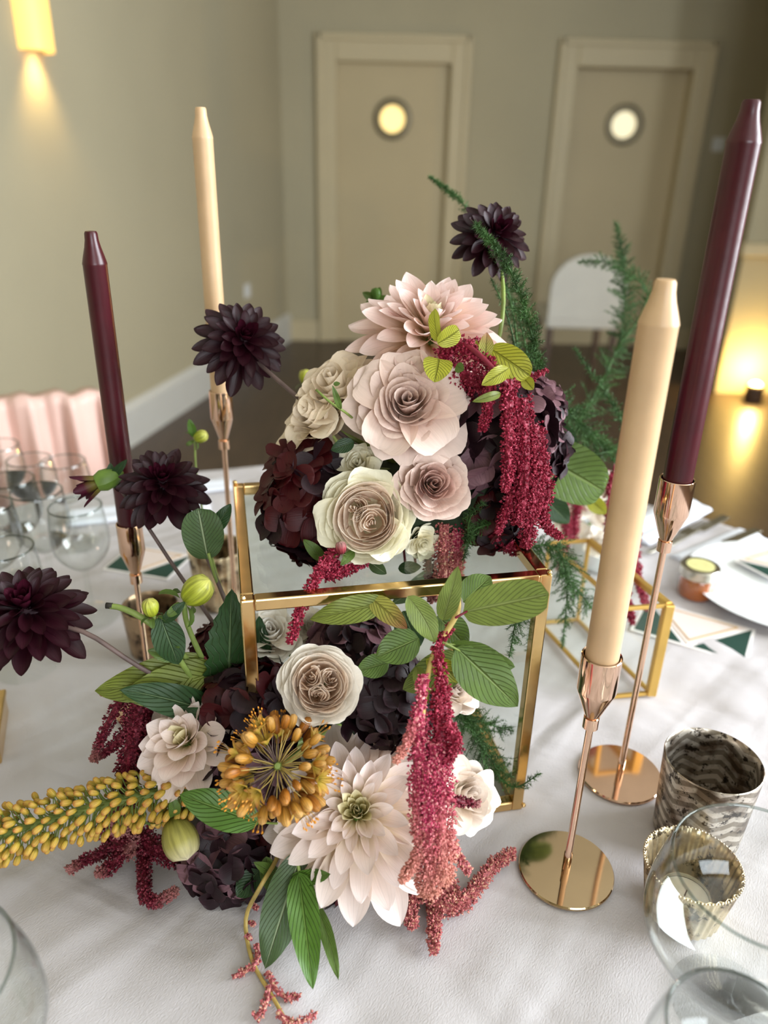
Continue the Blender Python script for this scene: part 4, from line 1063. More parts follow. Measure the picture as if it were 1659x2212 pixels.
def fern(label, pts, width, group='asparagus fern plumes', dens=1.0, name='asparagus_fern', seed=0, needle=.006, taper=True, flat=None, cat='foliage'):
    """feathery plume: stem, side branchlets, hair-thin needles"""
    r = np.random.default_rng(seed + 5); pts = [Vector(p) for p in pts]
    t = thing(name, label, cat, pts[0], group)
    tube('stem', pts, .0011, .0004, MT['fern'], t, 16, 6)
    n = 60; c = catmull(pts, n); Tn, Nn = frames(c); L = sum((c[i + 1] - c[i]).length for i in range(n))
    nb = int(L / .0022 * dens); V = []; F = []; 
    def needle_(p, d, ln, w_):
        s = Vector((d.y, -d.x, d.z * .3)); s = d.cross(Vector(r.normal(0, 1, 3))).normalized() * w_
        k = len(V); V.extend([tuple(p - s), tuple(p + s), tuple(p + d * ln)]); F.append([k, k + 1, k + 2])
    for b in range(nb):
        u = b / nb; k = min(int(u * n), n - 1); p = c[k].lerp(c[k + 1], u * n - k); tg = Tn[k]; nn = Nn[k]; bb = tg.cross(nn)
        a = r.random() * 6.28
        side = nn * math.cos(a) + bb * math.sin(a)
        if flat is not None:
            fl = Vector(flat); side = (side - fl * side.dot(fl) * .75).normalized()
        wl = width * (math.sin(PI * min(1, (u * .85 + .18))) ** .7 if taper else 1) * r.uniform(.55, 1.1)
        d = (side * .85 + tg * .6).normalized(); m = max(4, int(wl / .0013))
        for q in range(m):
            f = q / m; bp = p + d * wl * f + Vector((0, 0, -1)) * wl * .12 * f * f
            if q and q % 2 == 0:
                k = len(V); s = d.cross(nn).normalized() * .00018 if d.cross(nn).length > 1e-4 else nn * .00018; pb = p + d * wl * (q - 2) / m + Vector((0, 0, -1)) * wl * .12 * ((q - 2) / m) ** 2
                V.extend([tuple(pb - s), tuple(pb + s), tuple(bp + s), tuple(bp - s)]); F.append([k, k + 1, k + 2, k + 3])
            for _ in range(3):
                nd = (d * .7 + Vector(r.normal(0, .6, 3))).normalized(); needle_(bp, nd, needle * (1 - .5 * f) * r.uniform(.6, 1.1), .00030)
    o = obj('needles', mesh('needles', np.array(V), F, None, False), MT['fern'], t); o['kind'] = 'stuff'
    return t
def bud_geo(nseg=14, fat=.36, ridges=0, tip=.9):
    prof = []
    for i in range(11):
        u = i / 10; prof.append((fat * (max(u, 0) ** .5) * max(1 - u, 0) ** (.42 * tip) * 1.45, u))
    return lathe_geo(prof, nseg, (lambda a, i, z: 1 + .05 * math.cos(ridges * a)) if ridges else None)
def dahlia_bud(parent, p, d, R, mat, sepals=5, lbl=None):
    """round bud with sepals folded back"""
    v, f, u = bud_geo(24, .5, 9); M = parent.matrix_basis.inverted() @ frame(p, d) @ Matrix.Diagonal((R * 2, R * 2, R * 2, 1))
    o = obj('bud', mesh('bud', v, f, u), mat, parent, M)
    for k in range(sepals):
        V, F, U = petal_geo(6, 4, .22, .7, .5, .5, (.2, -1.6), 0, 0, .02, 0, k)
        obj('sepal', mesh('sepal', V, F, U), MT['leaf_mid'], o, (parent.matrix_basis @ M).inverted() @ frame(p, d) @ Matrix.Rotation(k * 2 * PI / sepals, 4, 'Z') @ Matrix.Translation((0, R * .3, .02 * R)) @ Matrix.Diagonal((R * 1.3,) * 3 + (1,)))
    return o
#--PLACE--
# ================================================================ flower foam (holds the stems)
LOW = Vector((-.02, .565, T + .06)); HIGH = Vector((.03, .61, T + .2412 + .035))
def foam(label, c, half):
    m = obj('floral_foam', mesh('foam', *box_geo(tuple(-v for v in half), half, .008)[:2], None, False), MT['foam'], None, Matrix.Translation(c) @ Matrix.Rotation(.21, 4, 'Z'))
    tag(m, label, 'foam')
foam('dark green floral foam block on the glass top of the brass box', Vector((HIGH.x, HIGH.y, T + .2412 + .027)), (.055, .05, .026))
foam('dark green floral foam block standing inside the brass box', Vector((LOW.x, LOW.y, T + .0118 + .04)), (.05, .035, .04))
def stem_to(t, R, tgt, mat='stem_green', r=.0022, k=.35, via=None):
    a = back_of(t, R, k); pts = [a] + (px3(via) if via else [(a + Vector(tgt)) / 2 + Vector((0, 0, .004))]) + [Vector(tgt)]
    tube('stem', pts, r, r, MT[mat], t, 12, 7)

# ================================================================ lower arrangement
PALE = (PM['pale_heart'], PM['pale_mid'], PM['pale_out']); BLUSH = (PM['pale_heart'], PM['blush_mid'], PM['blush_out']); DARK = (PM['dark_heart'], PM['dark'], PM['dark'])
p = P(772, 1752, .415); R = 245 * mpp(p)
t = dahlia('large pale blush dahlia at the front of the table arrangement', p, facing(p, -.06, .22), R, PALE, N=104, el0=84, el1=-22, heart=.24, lmin=.09, wide=1.15, depth=.20, gam=1.15, epow=.8); stem_to(t, R, LOW)
p = P(400, 1602, .45); R = 132 * mpp(p)
t = dahlia('beige dahlia in shade behind the amber lily spike', p, facing(p, -.55, .35), R, PALE, N=46, el0=85, el1=5, heart=.08, lmin=.3, wide=1.75); stem_to(t, R, LOW)
for i, (px, py, Y, sp) in enumerate(((300, 1790, .425, 2.0),)):
    q = P(px, py, Y); n = thing('fallen_petal', 'single pale dahlia petal hanging under the lily spike', 'petal', q)
    V, F, U = petal_geo(**pale_out); L = 75 * mpp(q)
    obj('petal', mesh('petal', V, F, U), MT['dahlia_pale'], n, Matrix.Translation(Vector((.012, 0, .01))) @ frame((0, 0, 0), facing(q, .3, 0), PI + .5).to_3x3().to_4x4() @ Matrix.Diagonal((L, L, L, 1)))
p = P(690, 1482, .44); R = 103 * mpp(p)
t = rose('white garden rose with a full quartered heart below the brass bar', p - facing(p) * .02, facing(p, .04, .06), R * .97, (MT['rose_white'], MT['rose_white_heart']), N=34, heart='garden', open_=.18, flat=.42, seed=3); stem_to(t, R, LOW, k=.2)
for px, py, Y, rp, rr_, uu, lab, mt, sd in ((588, 1378, .53, 68, -.1, .5, 'small white rose behind the post inside the brass box', 'rose_white', 5), (668, 1362, .55, 50, .1, .5, 'small white rose tucked inside the brass box behind the garden rose', 'rose_white', 6),
        (985, 1722, .452, 88, .75, .1, 'shade-toned white rose turned away beside the long pink tassel', 'rose_white_shaded', 7), (972, 1498, .49, 60, .5, .3, 'shade-toned white rose half hidden behind the pink tassel leaves', 'rose_white_shaded', 8)):
    p = P(px, py, Y); R = rp * mpp(p); t = rose(lab, p - facing(p) * .012, facing(p, rr_, uu), R, (MT[mt], MT[mt]), N=22, heart='spiral', open_=.5, flat=.5, seed=sd, outer=3); stem_to(t, R, LOW, k=.2)
for px, py, Y, rp, kinds, lab, sq, sd in (
        (540, 1535, .485, 105, ('hyd_plum', 'hyd_plum', 'hyd_burgundy'), 'dark plum hydrangea behind the amber allium head', (1, .8, 1), 1),
        (520, 1660, .455, 95, ('hyd_plum', 'hyd_plum', 'hyd_mauve'), 'dark plum hydrangea between the beige dahlia and allium', (1, .7, 1), 2),
        (500, 1848, .435, 100, ('hyd_plum', 'hyd_mauve', 'hyd_plum'), 'dusky plum hydrangea low on the cloth under the oval leaf', (1, .8, .95), 3),
        (845, 1515, .475, 92, ('hyd_plum',), 'dark plum hydrangea between the white rose and tassel', (1, .8, 1), 4),
        (762, 1390, .54, 80, ('hyd_plum', 'hyd_mauve'), 'plum hydrangea inside the brass box under the leaves', (1, .8, .8), 5),
        (715, 1895, .44, 85, ('hyd_plum', 'hyd_burgundy'), 'dark plum hydrangea peeping under the large pale dahlia', (1, .7, .9), 6),
        (620, 1780, .45, 85, ('hyd_burgundy', 'hyd_plum'), 'dark burgundy hydrangea beneath the amber allium', (1, .7, 1), 7),
        (470, 1400, .545, 48, ('hyd_burgundy',), 'small burgundy hydrangea sprig behind the jagged leaf', (1, 1, 1), 8)):
    p = P(px, py, Y); R = rp * mpp(p); t = hydrangea(lab, p, R, kinds, N=34, squash=sq, fs=.56 if rp > 60 else .7, group='dark hydrangea heads', seed=sd)
    tube('stem', [p - tocam(p) * R * .4, (p + LOW) / 2, LOW], .0025, .0025, MT['stem_green'], t, 8, 7)

# amber allium: pedicels from a green hub, papery buds at their ends
def allium(label, p, n, R):
    t = thing('allium_head', label, 'flower', M=frame(p, n)); r = random.Random(4); I = Matrix.Identity(4)
    lathe('hub', [(0, .09 * R), (.05 * R, .085 * R), (.085 * R, .03 * R), (.08 * R, -.04 * R), (.05 * R, -.2 * R), (.04 * R, -.7 * R)], MT['stem_green'], t, I, 14)
    v, f, u = bud_geo(10, .33, 6); bm = mesh('bud', v, f, u); bm.materials.append(MT['orange_bud']); bm2 = bm.copy(); bm2.materials.clear(); bm2.materials.append(MT['copper_bud'])
    V6 = []
    for k in range(6):
        a_ = petal_geo(6, 4, .2, .6, .6, .9, (.9, -.35), 0, 0, 0, .3, k); vv = np.array(a_[0]); a = k * PI / 3
        V6.append((np.c_[vv[:, 0] * math.cos(a) - vv[:, 1] * math.sin(a), vv[:, 0] * math.sin(a) + vv[:, 1] * math.cos(a), vv[:, 2]], a_[1], a_[2]))
    om = mesh('open_flower', *join(V6)); om.materials.append(MT['amber_bud'])
    st = []
    for k in range(6):
        a = k * PI / 3 + .3; d = Vector((math.cos(a) * .32, math.sin(a) * .32, 1.35)); st.append(tube_geo([(0, 0, .1), d], .012, .010, 3, 4))
    sm = mesh('stamen', *join(st)); sm.materials.append(MT['amber_bud'])
    an = []
    for k in range(6):
        a = k * PI / 3 + .3; d = np.array((math.cos(a) * .32, math.sin(a) * .32, 1.37)); vv, ff, uu = lathe_geo([(0, -.09), (.045, -.04), (.045, .04), (0, .09)], 6); an.append((np.array(vv) + d, ff, uu))
    am = mesh('anther', *join(an)); am.materials.append(MT['anther'])
    N = 96
    for i in range(N):
        q = (i + .5) / N; th = math.radians(40 + 82 * q ** .8 + r.uniform(-8, 8)); az = i * 2.399963 + r.uniform(-.2, .2)
        d = Vector((math.sin(th) * math.cos(az), math.sin(th) * math.sin(az), math.cos(th) * .8)).normalized()
        left = -d.x
        L = R * r.uniform(.44, .76); e = d * L
        tube('pedicel', [d * R * .06, e * .55 + Vector((r.uniform(-.05, .05) * R, r.uniform(-.05, .05) * R, .05 * R)), e], R * .009, R * .008, MT['stem_tan'] if r.random() < .6 else MT['stem_brown'], t, 6, 5, I)
        dd = (d + Vector((r.uniform(-.25, .25), r.uniform(-.25, .25), r.uniform(-.1, .35)))).normalized(); s = R * r.uniform(.26, .37)
        M = frame(e, dd, r.random() * 6) @ Matrix.Diagonal((s, s, s, 1))
        if r.random() < (.5 if left > .2 else .12):
            o = obj('open_flower', om, None, t, M); obj('stamens', sm, None, o, I); obj('anthers', am, None, o, I)
        else: obj('bud', bm if r.random() < .6 else bm2, None, t, M)
    return t
p = P(600, 1655, .408); R = 122 * mpp(p); t = allium('amber orange allium head on the front of the arrangement', p, facing(p, -.05, .05), R); stem_to(t, R, LOW, k=.7)

# foxtail lily spike
def foxtail(label, a, b, r0, r1):
    t = thing('foxtail_lily', label, 'flower', a); r = random.Random(9)
    tube('stem', [a, (a + b) / 2 + Vector((0, 0, .004)), b], .0042, .0026, MT['stem_green'], t, 10, 8)
    v, f, u = bud_geo(8, .34, 3); bm = mesh('bud', v, f, u); bm.materials.append(MT['amber_bud'])
    d = (b - a).normalized(); M0 = frame((0, 0, 0), d); ped = []; N = 296
    for i in range(N):
        q = (i + .5) / N; az = i * 2.399963; c = a.lerp(b, q) + Vector((0, 0, .016 * q * (1 - q)))
        side = (M0 @ Vector((math.cos(az), math.sin(az), 0)))
        rad = (r0 + (r1 - r0) * q) * r.uniform(.8, 1.08)
        e = c + side * rad + d * rad * r.uniform(.25, .5) - Vector((0, 0, rad * .12))
        ped.append(tube_geo([c, c.lerp(e, .5) + d * rad * .08, e], .0006, .0005, 3, 4, False))
        s = r.uniform(.0080, .0106) * (1 - .1 * q); dd = (side * .75 + d * .55 + Vector((0, 0, -.35)) + Vector((r.uniform(-.2, .2),) * 3)).normalized()
        obj('bud', bm, None, t, t.matrix_basis.inverted() @ frame(e - dd * s * .1, dd, r.random() * 6) @ Matrix.Diagonal((s, s, s, 1)))
    obj('pedicels', mesh('pedicels', *join(ped)), MT['stem_green'], t)['kind'] = 'stuff'
    return t
foxtail('amber yellow foxtail lily spike pointing out over the white cloth', P(440, 1690, .445), P(-60, 1822, .40), .0185, .0150)

# maroon dahlias on long stems
def dark_dahlia(label, px, py, Y, rp, r_, u_, stem, N=70, spin=0, el1=-22, smat='stem_brown'):
    p = P(px, py, Y); R = rp * mpp(p)
    t = dahlia(label, p, facing(p, r_, u_), R, DARK, N=N, el0=84, el1=el1, heart=.18, group='maroon dahlias on long stems', calyx=False, lmin=.2, depth=.42, wide=1.12, spin=spin)
    stem_to(t, R, px3(stem)[-1], smat, .0019, .45, stem[:-1]); return t
dark_dahlia('maroon dahlia in front of the beige candle by the pale wall', 528, 728, .64, 112, .2, .5, [(640, 855, .62), (770, 965, .6)], N=66)
dark_dahlia('maroon dahlia in front of the burgundy candle', 350, 1035, .585, 112, -.05, .7, [(430, 1170, .57), (500, 1330, .545), (560, 1470, .53)], N=72)
dark_dahlia('maroon dahlia stretching out low over the cloth by the amber spike', 52, 1308, .475, 146, -.3, .7, [(180, 1365, .475), (300, 1440, .475), (470, 1535, .50)], N=80)
dark_dahlia('maroon dahlia standing highest above the pale dahlia near the doors', 1072, 500, .70, 98, .35, .55, [(1085, 600, .70), (1080, 720, .66), (1030, 900, .63)], N=64, smat='stem_green')

# buds and their leaves, left
t = thing('dahlia_bud_stem', 'lime green dahlia bud on a stem with small leaves', 'flower bud', P(470, 1540, .5), 'dahlia buds')
p = P(397, 1300, .50); dahlia_bud(t, p, (RT * .75 + UPV * .62 + tocam(p) * .2), 39 * mpp(p), MT['bud_lime'])
tube('stem', px3([(397, 1302, .50), (405, 1350, .5), (440, 1430, .5), (480, 1510, .51)]), .0021, .0024, MT['stem_green'], t)
t = thing('dahlia_bud_stem', 'small round lime dahlia bud on a thick curved stem', 'flower bud', P(470, 1560, .49), 'dahlia buds')
p = P(330, 1332, .485); dahlia_bud(t, p, (UPV * .8 + RT * -.2 + tocam(p) * .4), 22 * mpp(p), MT['bud_lime'])
tube('stem', px3([(332, 1330, .485), (350, 1375, .485), (385, 1420, .485), (430, 1490, .49), (480, 1560, .5)]), .0017, .0026, MT['stem_green'], t)
lf(t, (345, 1330, .485), (385, 1435, .48), 34, 'leaf_dark', bend=.1); lf(t, (385, 1420, .485), (318, 1405, .475), 16, 'leaf_mid', bend=.2); lf(t, (352, 1345, .483), (400, 1300, .49), 13, 'leaf_dark', bend=.15)
p = P(372, 1398, .484); dahlia_bud(t, p, (UPV * .8 - RT * .5), 16 * mpp(p), MT['leaf_mid'], 4)
t = thing('cut_stem', 'bare curved green stem with a brown cut end', 'stem', P(470, 1500, .5))
tube('stem', px3([(229, 1308, .49), (270, 1316, .49), (330, 1350, .49), (400, 1420, .495), (470, 1500, .5)]), .0022, .0028, MT['stem_green'], t)
p = P(229, 1308, .49); tube('cut_end', [p, P(243, 1309, .49)], .0024, .0023, MT['wick'], t, 2, 8)
t = thing('dahlia_bud_stem', 'half open dark bud with maroon tips on a long arched stem', 'flower bud', P(520, 1450, .53), 'dahlia buds')
p = P(238, 1032, .60); d = (-RT * .85 - UPV * .35 + tocam(p) * .25).normalized(); s = 78 * mpp(p)
for k in range(14):
    V, F, U = petal_geo(7, 4, .17, .6, .45, 1.3, (.15, .1), 0, 0, 0, .4, k)
    me = mesh('petal', V, F, U); obj('petal', me, petal_mat('half_open_bud', [(0, rgb(128, 132, 48)), (.45, rgb(122, 112, 50)), (.7, rgb(84, 22, 44)), (1, rgb(64, 10, 34))], rough=.4) if k == 0 else bpy.data.materials['half_open_bud'], t,
        t.matrix_basis.inverted() @ frame(p, d) @ Matrix.Rotation(k * 2.4, 4, 'Z') @ Matrix.Translation((0, s * .06, 0)) @ Matrix.Rotation(math.radians(55 + 28 * (k % 3) / 2), 4, 'X') @ Matrix.Diagonal((s, s * (.9 if k % 2 else 1.05), s, 1)))
lathe('calyx', [(0, -.012), (.004, -.010), (.0085, -.002), (.0095, .006), (.007, .012), (0, .012)], MT['calyx'], t, t.matrix_basis.inverted() @ frame(p, d), 14)
for k, (bx_, by_) in enumerate(((275, 992), (262, 1060), (238, 1000))): lf(t, (240, 1032, .6), (bx_, by_, .6), 9, 'leaf_dark', bend=.15, name='sepal')
tube('stem', px3([(240, 1034, .6), (300, 1110, .59), (380, 1230, .575), (450, 1330, .56), (530, 1450, .535)]), .0014, .0020, MT['stem_brown'], t, 18)
t = thing('leafy_stem', 'stem with a rounded grey-green leaf beside the box post', 'foliage', P(530, 1400, .54))
lf(t, (449, 1208, .555), (428, 1098, .56), 44, 'leaf_grey', bend=.05, p0=.5, p1=.4, fold=.25, quilt=.006, nv=6); lf(t, (460, 1150, .57), (499, 1088, .575), 17, 'leaf_dark', bend=.1)
tube('stem', px3([(450, 1195, .555), (470, 1260, .555), (505, 1330, .55), (540, 1420, .545)]), .0013, .0018, MT['stem_green'], t)
t = thing('dahlia_bud_stem', 'tiny green bud on a thin stem beside the beige candle stick', 'flower bud', P(470, 1250, .66), 'dahlia buds')
p = P(420, 950, .72); dahlia_bud(t, p, (UPV * .3 + RT * .6 + tocam(p) * .3), 17 * mpp(p), MT['bud_lime'], 4); lf(t, (420, 945, .72), (408, 905, .72), 9, 'leaf_grass')
tube('stem', px3([(420, 950, .72), (428, 1050, .71), (470, 1250, .66), (540, 1400, .6)]), .001, .0014, MT['stem_green'], t)
t = thing('dahlia_bud_stem', 'cream-tipped green bud hanging under the lily spike', 'flower bud', P(400, 1770, .44), 'dahlia buds')
p = P(372, 1765, .425); dahlia_bud(t, p, (-UPV * .85 + RT * .3 + tocam(p) * .3), 47 * mpp(p), MT['bud_cream'], 4); tube('stem', [p, P(430, 1730, .45), LOW], .002, .002, MT['stem_green'], t)
t = thing('dahlia_bud_stem', 'green bud on a stem behind the highest pale dahlia', 'flower bud', P(830, 760, .72), 'dahlia buds')
p = P(812, 650, .74); dahlia_bud(t, p, (UPV * .9 + tocam(p) * .3), 14 * mpp(p), MT['leaf_grass'], 5); tube('stem', px3([(812, 650, .74), (815, 720, .73), (850, 900, .66)]), .0013, .0016, MT['stem_green'], t)
for k in range(4): lf(t, (812, 648, .74), (812 + 34 * math.cos(k * 1.3), 645 - 26 * math.sin(k * 1.3), .74), 9, 'leaf_mid')
t = thing('dahlia_bud_stem', 'round lime bud behind the maroon dahlia stem', 'flower bud', P(700, 960, .7), 'dahlia buds')
p = P(660, 832, .86); dahlia_bud(t, p, (UPV * .9 + tocam(p) * .3), 17 * mpp(p), MT['bud_lime'], 4); tube('stem', px3([(660, 835, .86), (690, 900, .8), (760, 1000, .68)]), .0013, .0016, MT['stem_green'], t)

# loose foliage around the lower arrangement
t = thing('leaf_spray', 'spray of olive and dark green leaves behind the wine-red tassels', 'foliage', P(470, 1500, .5))
lf(t, (440, 1420, .5), (205, 1492, .47), 44, 'leaf_olive', bend=.12, side=-.12); lf(t, (480, 1445, .5), (262, 1502, .465), 48, 'leaf_olive', bend=.1, side=-.08); lf(t, (485, 1550, .48), (258, 1490, .455), 36, 'leaf_dark', bend=.10, side=.06)
lf(t, (470, 1560, .47), (400, 1530, .46), 16, 'leaf_dark', bend=.2); tube('stem', px3([(440, 1420, .5), (490, 1500, .5), (530, 1560, .52)]), .0016, .002, MT['stem_red'], t)
t = thing('jagged_leaf', 'dark green jagged leaf standing beside the box post', 'foliage', P(495, 1510, .50))
lf(t, (492, 1520, .495), (500, 1272, .505), 52, 'leaf_dark', bend=.03, serr=.35, p0=.35, p1=.75, nv=7); lf(t, (560, 1480, .52), (560, 1330, .53), 26, 'leaf_dark', serr=.35, p0=.4, p1=.7)
t = thing('oval_leaf', 'green oval leaf lying under the amber allium', 'foliage', P(600, 1778, .43))
lf(t, (560, 1778, .405), (388, 1716, .405), 40, 'leaf_grass', bend=.08, fold=.1, quilt=.006, stalk=(612, 1778, .425))
# bottom leaves and trailing stem
t = thing('trailing_leaf_spray', 'long green leaves trailing over the cloth below the arrangement', 'foliage', P(640, 1850, .42))
lf(t, (652, 1835, .405), PZ(572, 2092, T + .012), 46, 'leaf_grey', bend=.06, fold=.12, nv=12); lf(t, (645, 1885, .392), PZ(676, 2138, T + .016), 34, 'leaf_grass', bend=.08, fold=.35, nv=8, p0=.45)
lf(t, (678, 1945, .39), PZ(731, 2118, T + .012), 15, 'leaf_mid', bend=.12, side=-.06, curl=.5); lf(t, (612, 1905, .39), (714, 1888, .38), 17, 'leaf_grass', bend=-.28, fold=.3)
lf(t, (560, 1880, .41), (512, 1938, .40), 26, 'leaf_dark'); lf(t, (600, 1890, .41), (548, 1862, .40), 14, 'leaf_mid', bend=.2); lf(t, (575, 1850, .41), (585, 1930, .395), 18, 'leaf_mid')
tube('stem', px3([(640, 1790, .425), (642, 1850, .40), (648, 1890, .392)]), .0012, .0012, MT['stem_green'], t); tube('tendril', px3([(612, 1845, .41), (608, 1900, .395), (640, 1930, .385)]), .0009, .0007, MT['stem_tan'], t)
t = thing('amaranth_stem', 'trailing tan amaranth stem with small pink tassels on the cloth', 'flower', P(610, 1830, .42), 'hanging amaranth')
zz = T + .004
pts = px3([(612, 1825, .42), (590, 1870, .405), (560, 1920, .39)]) + [PZ(531, 1985, zz + .006), PZ(545, 2075, zz), PZ(590, 2155, zz), PZ(628, 2225, zz)]
tube('stem', pts, .0018, .0014, MT['stem_tan'], t, 24)
for q in ([(556, 2040), (553, 2078), (530, 2098), (505, 2108)], [(578, 2100), (598, 2140), (625, 2155), (645, 2152)], [(582, 2130), (572, 2175), (550, 2200)], [(600, 2185), (625, 2210), (655, 2205), (682, 2190)], [(612, 2200), (632, 2216), (650, 2226)]):
    tassel(t, [PZ(a_, b_, zz + .001) for a_, b_ in q], .0032, .0024, MT['am_rosy'], dens=.5, lump=.4)
for q in ((540, 1990), (533, 2020), (548, 1955)): tassel(t, [PZ(*q, zz + .002), PZ(q[0] + 8, q[1] + 8, zz + .002)], .0015, .001, MT['am_rosy'], dens=.5)

# ================================================================ amaranths of the lower arrangement
t = thing('amaranth_stem', 'long pink amaranth hanging over the brass bar with fresh green leaves', 'flower', P(985, 1330, .47), 'hanging amaranth')
tube('stem', px3([(990, 1290, .50), (985, 1330, .465), (945, 1395, .45), (925, 1455, .435), (913, 1540, .415), (910, 1650, .40)]), .0022, .0020, MT['stem_tan'], t, 20)
def ts(par, pts, rp, rp1, mat, **kw):
    w_ = px3(pts); k = mpp(w_[len(w_) // 2]); return tassel(par, w_, rp * k, rp1 * k, MT[mat], **kw)
ts(t, [(975, 1350, .462), (945, 1400, .447), (955, 1470, .43), (965, 1560, .418)], 10, 15, 'am_crimson')
ts(t, [(915, 1460, .43), (905, 1540, .41), (880, 1600, .40), (855, 1648, .392)], 17, 8, 'am_pink')
ts(t, [(955, 1480, .43), (948, 1560, .415), (955, 1640, .402)], 20, 24, 'am_crimson')
ts(t, [(905, 1540, .415), (905, 1650, .398), (900, 1750, .385), (905, 1840, .375), (865, 1905, .365)], 24, 12, 'am_pink')
ts(t, [(940, 1600, .408), (945, 1700, .395), (948, 1800, .384), (955, 1900, .376)], 34, 34, 'am_pink')
ts(t, [(920, 1640, .40), (925, 1760, .385), (930, 1860, .376), (925, 1930, .37)], 28, 28, 'am_pink')
ts(t, [(965, 1560, .41), (985, 1610, .40), (960, 1650, .40)], 18, 12, 'am_crimson')
ts(t, [(960, 1720, .398), (1000, 1732, .40), (1036, 1735, .405)], 12, 7, 'am_wine')
ts(t, [(965, 1800, .388), (990, 1850, .386), (1015, 1885, .385)], 14, 9, 'am_rosy')
def tsz(par, pts, rp, rp1, mat, z, **kw):
    w_ = [PZ(a_, b_, T + z) for a_, b_ in pts]; k = mpp(w_[1]); return tassel(par, w_, rp * k, rp1 * k, MT[mat], **kw)
tsz(t, [(925, 1890), (900, 1930), (885, 1970), (892, 2000)], 22, 12, 'am_rosy', .012)
tsz(t, [(945, 1890), (940, 1960), (938, 2010), (937, 2058)], 22, 11, 'am_rosy', .010)
tsz(t, [(960, 1890), (985, 1955), (1030, 1915), (1065, 1870), (1112, 1838)], 24, 13, 'am_rosy', .010)
tsz(t, [(920, 1900), (935, 1940), (960, 1960), (985, 1950)], 30, 18, 'am_rosy', .014)
lf(t, (1000, 1322, .465), (1186, 1283, .445), 46, 'leaf_bright', bend=.10, p0=.42, p1=.35, fold=.06, stalk=(975, 1345, .462), smat=MT['stem_red'])
lf(t, (957, 1340, .460), (990, 1224, .452), 24, 'leaf_bright', bend=.1, curl=.4); lf(t, (880, 1288, .455), (938, 1388, .446), 28, 'leaf_bright', bend=.15, side=-.1)
lf(t, (985, 1398, .452), (1118, 1526, .440), 54, 'leaf_mid', bend=.07, p0=.55, p1=.85, stalk=(950, 1385, .452)); lf(t, (975, 1388, .456), (1112, 1440, .452), 32, 'leaf_mid', bend=.15, roll=.5, stalk=(948, 1388, .452))
lf(t, (905, 1378, .468), (812, 1420, .455), 38, 'leaf_mid', bend=.1); lf(t, (840, 1300, .485), (668, 1338, .47), 30, 'leaf_olive', bend=.15, curl=.5); lf(t, (800, 1290, .485), (880, 1358, .462), 24, 'leaf_copper', bend=.15)
lf(t, (1000, 1425, .465), (870, 1490, .452), 42, 'leaf_bright', bend=.1, p0=.5); lf(t, (920, 1425, .46), (1010, 1470, .452), 22, 'leaf_lime', bend=.2, curl=.6); lf(t, (870, 1320, .49), (905, 1400, .475), 34, 'leaf_dark'); lf(t, (1000, 1300, .49), (1060, 1245, .505), 34, 'leaf_mid')
lf(t, (840, 1430, .47), (770, 1450, .46), 26, 'leaf_mid'); lf(t, (945, 1330, .475), (1010, 1400, .468), 36, 'leaf_mid'); lf(t, (980, 1225, .60), (845, 1305, .55), 26, 'leaf_grey', bend=.15)
lf(t, (900, 1440, .455), (925, 1520, .432), 16, 'leaf_olive', bend=.2, curl=.9)
t = thing('amaranth_stem', 'wine-red amaranth tassels hanging behind the lily spike', 'flower', P(330, 1490, .49), 'hanging amaranth')
tube('stem', px3([(400, 1500, .5), (330, 1480, .485), (290, 1560, .465), (275, 1680, .45)]), .002, .0016, MT['stem_red'], t, 14)
for q in (([(310, 1470, .485), (290, 1580, .465), (275, 1680, .455), (255, 1800, .445)], 30, 26), ([(265, 1508, .48), (225, 1580, .47), (204, 1642, .465)], 14, 9), ([(290, 1560, .475), (245, 1610, .47), (197, 1642, .466)], 15, 9), ([(325, 1510, .485), (318, 1580, .475), (310, 1640, .47)], 28, 16),
          ([(300, 1500, .485), (255, 1490, .48), (215, 1498, .478)], 11, 7), ([(330, 1600, .47), (335, 1640, .47), (325, 1665, .468)], 12, 8)):
    ts(t, q[0], q[1], q[2], 'am_wine')
for q in (([(262, 1790), (225, 1840), (180, 1858), (148, 1882)], 17, 10, .012), ([(262, 1800), (255, 1850), (235, 1875), (208, 1888)], 20, 10, .012), ([(300, 1790), (312, 1860), (312, 1930), (340, 1948), (382, 1922)], 20, 11, .010), ([(290, 1795), (340, 1835), (400, 1858), (460, 1872)], 30, 16, .016), ([(240, 1770), (260, 1820), (290, 1830)], 32, 26, .02)):
    tsz(t, q[0], q[1], q[2], 'am_wine', q[3])

# ================================================================ upper arrangement
p = P(930, 712, .625); R = 196 * mpp(p)
t = dahlia('large blush dahlia crowning the upper flowers', p, Vector((.06, -.42, .9)), R, BLUSH, N=80, el0=86, el1=-8, heart=.12, lmin=.30, wide=1.2, depth=.22, epow=.9, gam=.85); stem_to(t, R, HIGH)
p = P(880, 885, .56); R = 128 * mpp(p)
t = rose('large dusty pink rose in the middle of the upper flowers', p - facing(p) * .022, facing(p, .02, .30), R, (MT['rose_dusty'], MT['rose_dusty']), N=30, heart='spiral', open_=.9, flat=.62, seed=11, outer=5); stem_to(t, R, HIGH, k=.2)
p = P(930, 1050, .535); R = 88 * mpp(p)
t = rose('mauve pink rose with a tight spiral heart below the dusty rose', p - facing(p) * .02, facing(p, .15, .1), R, (MT['rose_dusty'], MT['rose_mauve']), N=30, heart='spiral', open_=.45, flat=.45, seed=12); stem_to(t, R, HIGH, k=.2)
p = P(795, 1118, .53); R = 114 * mpp(p)
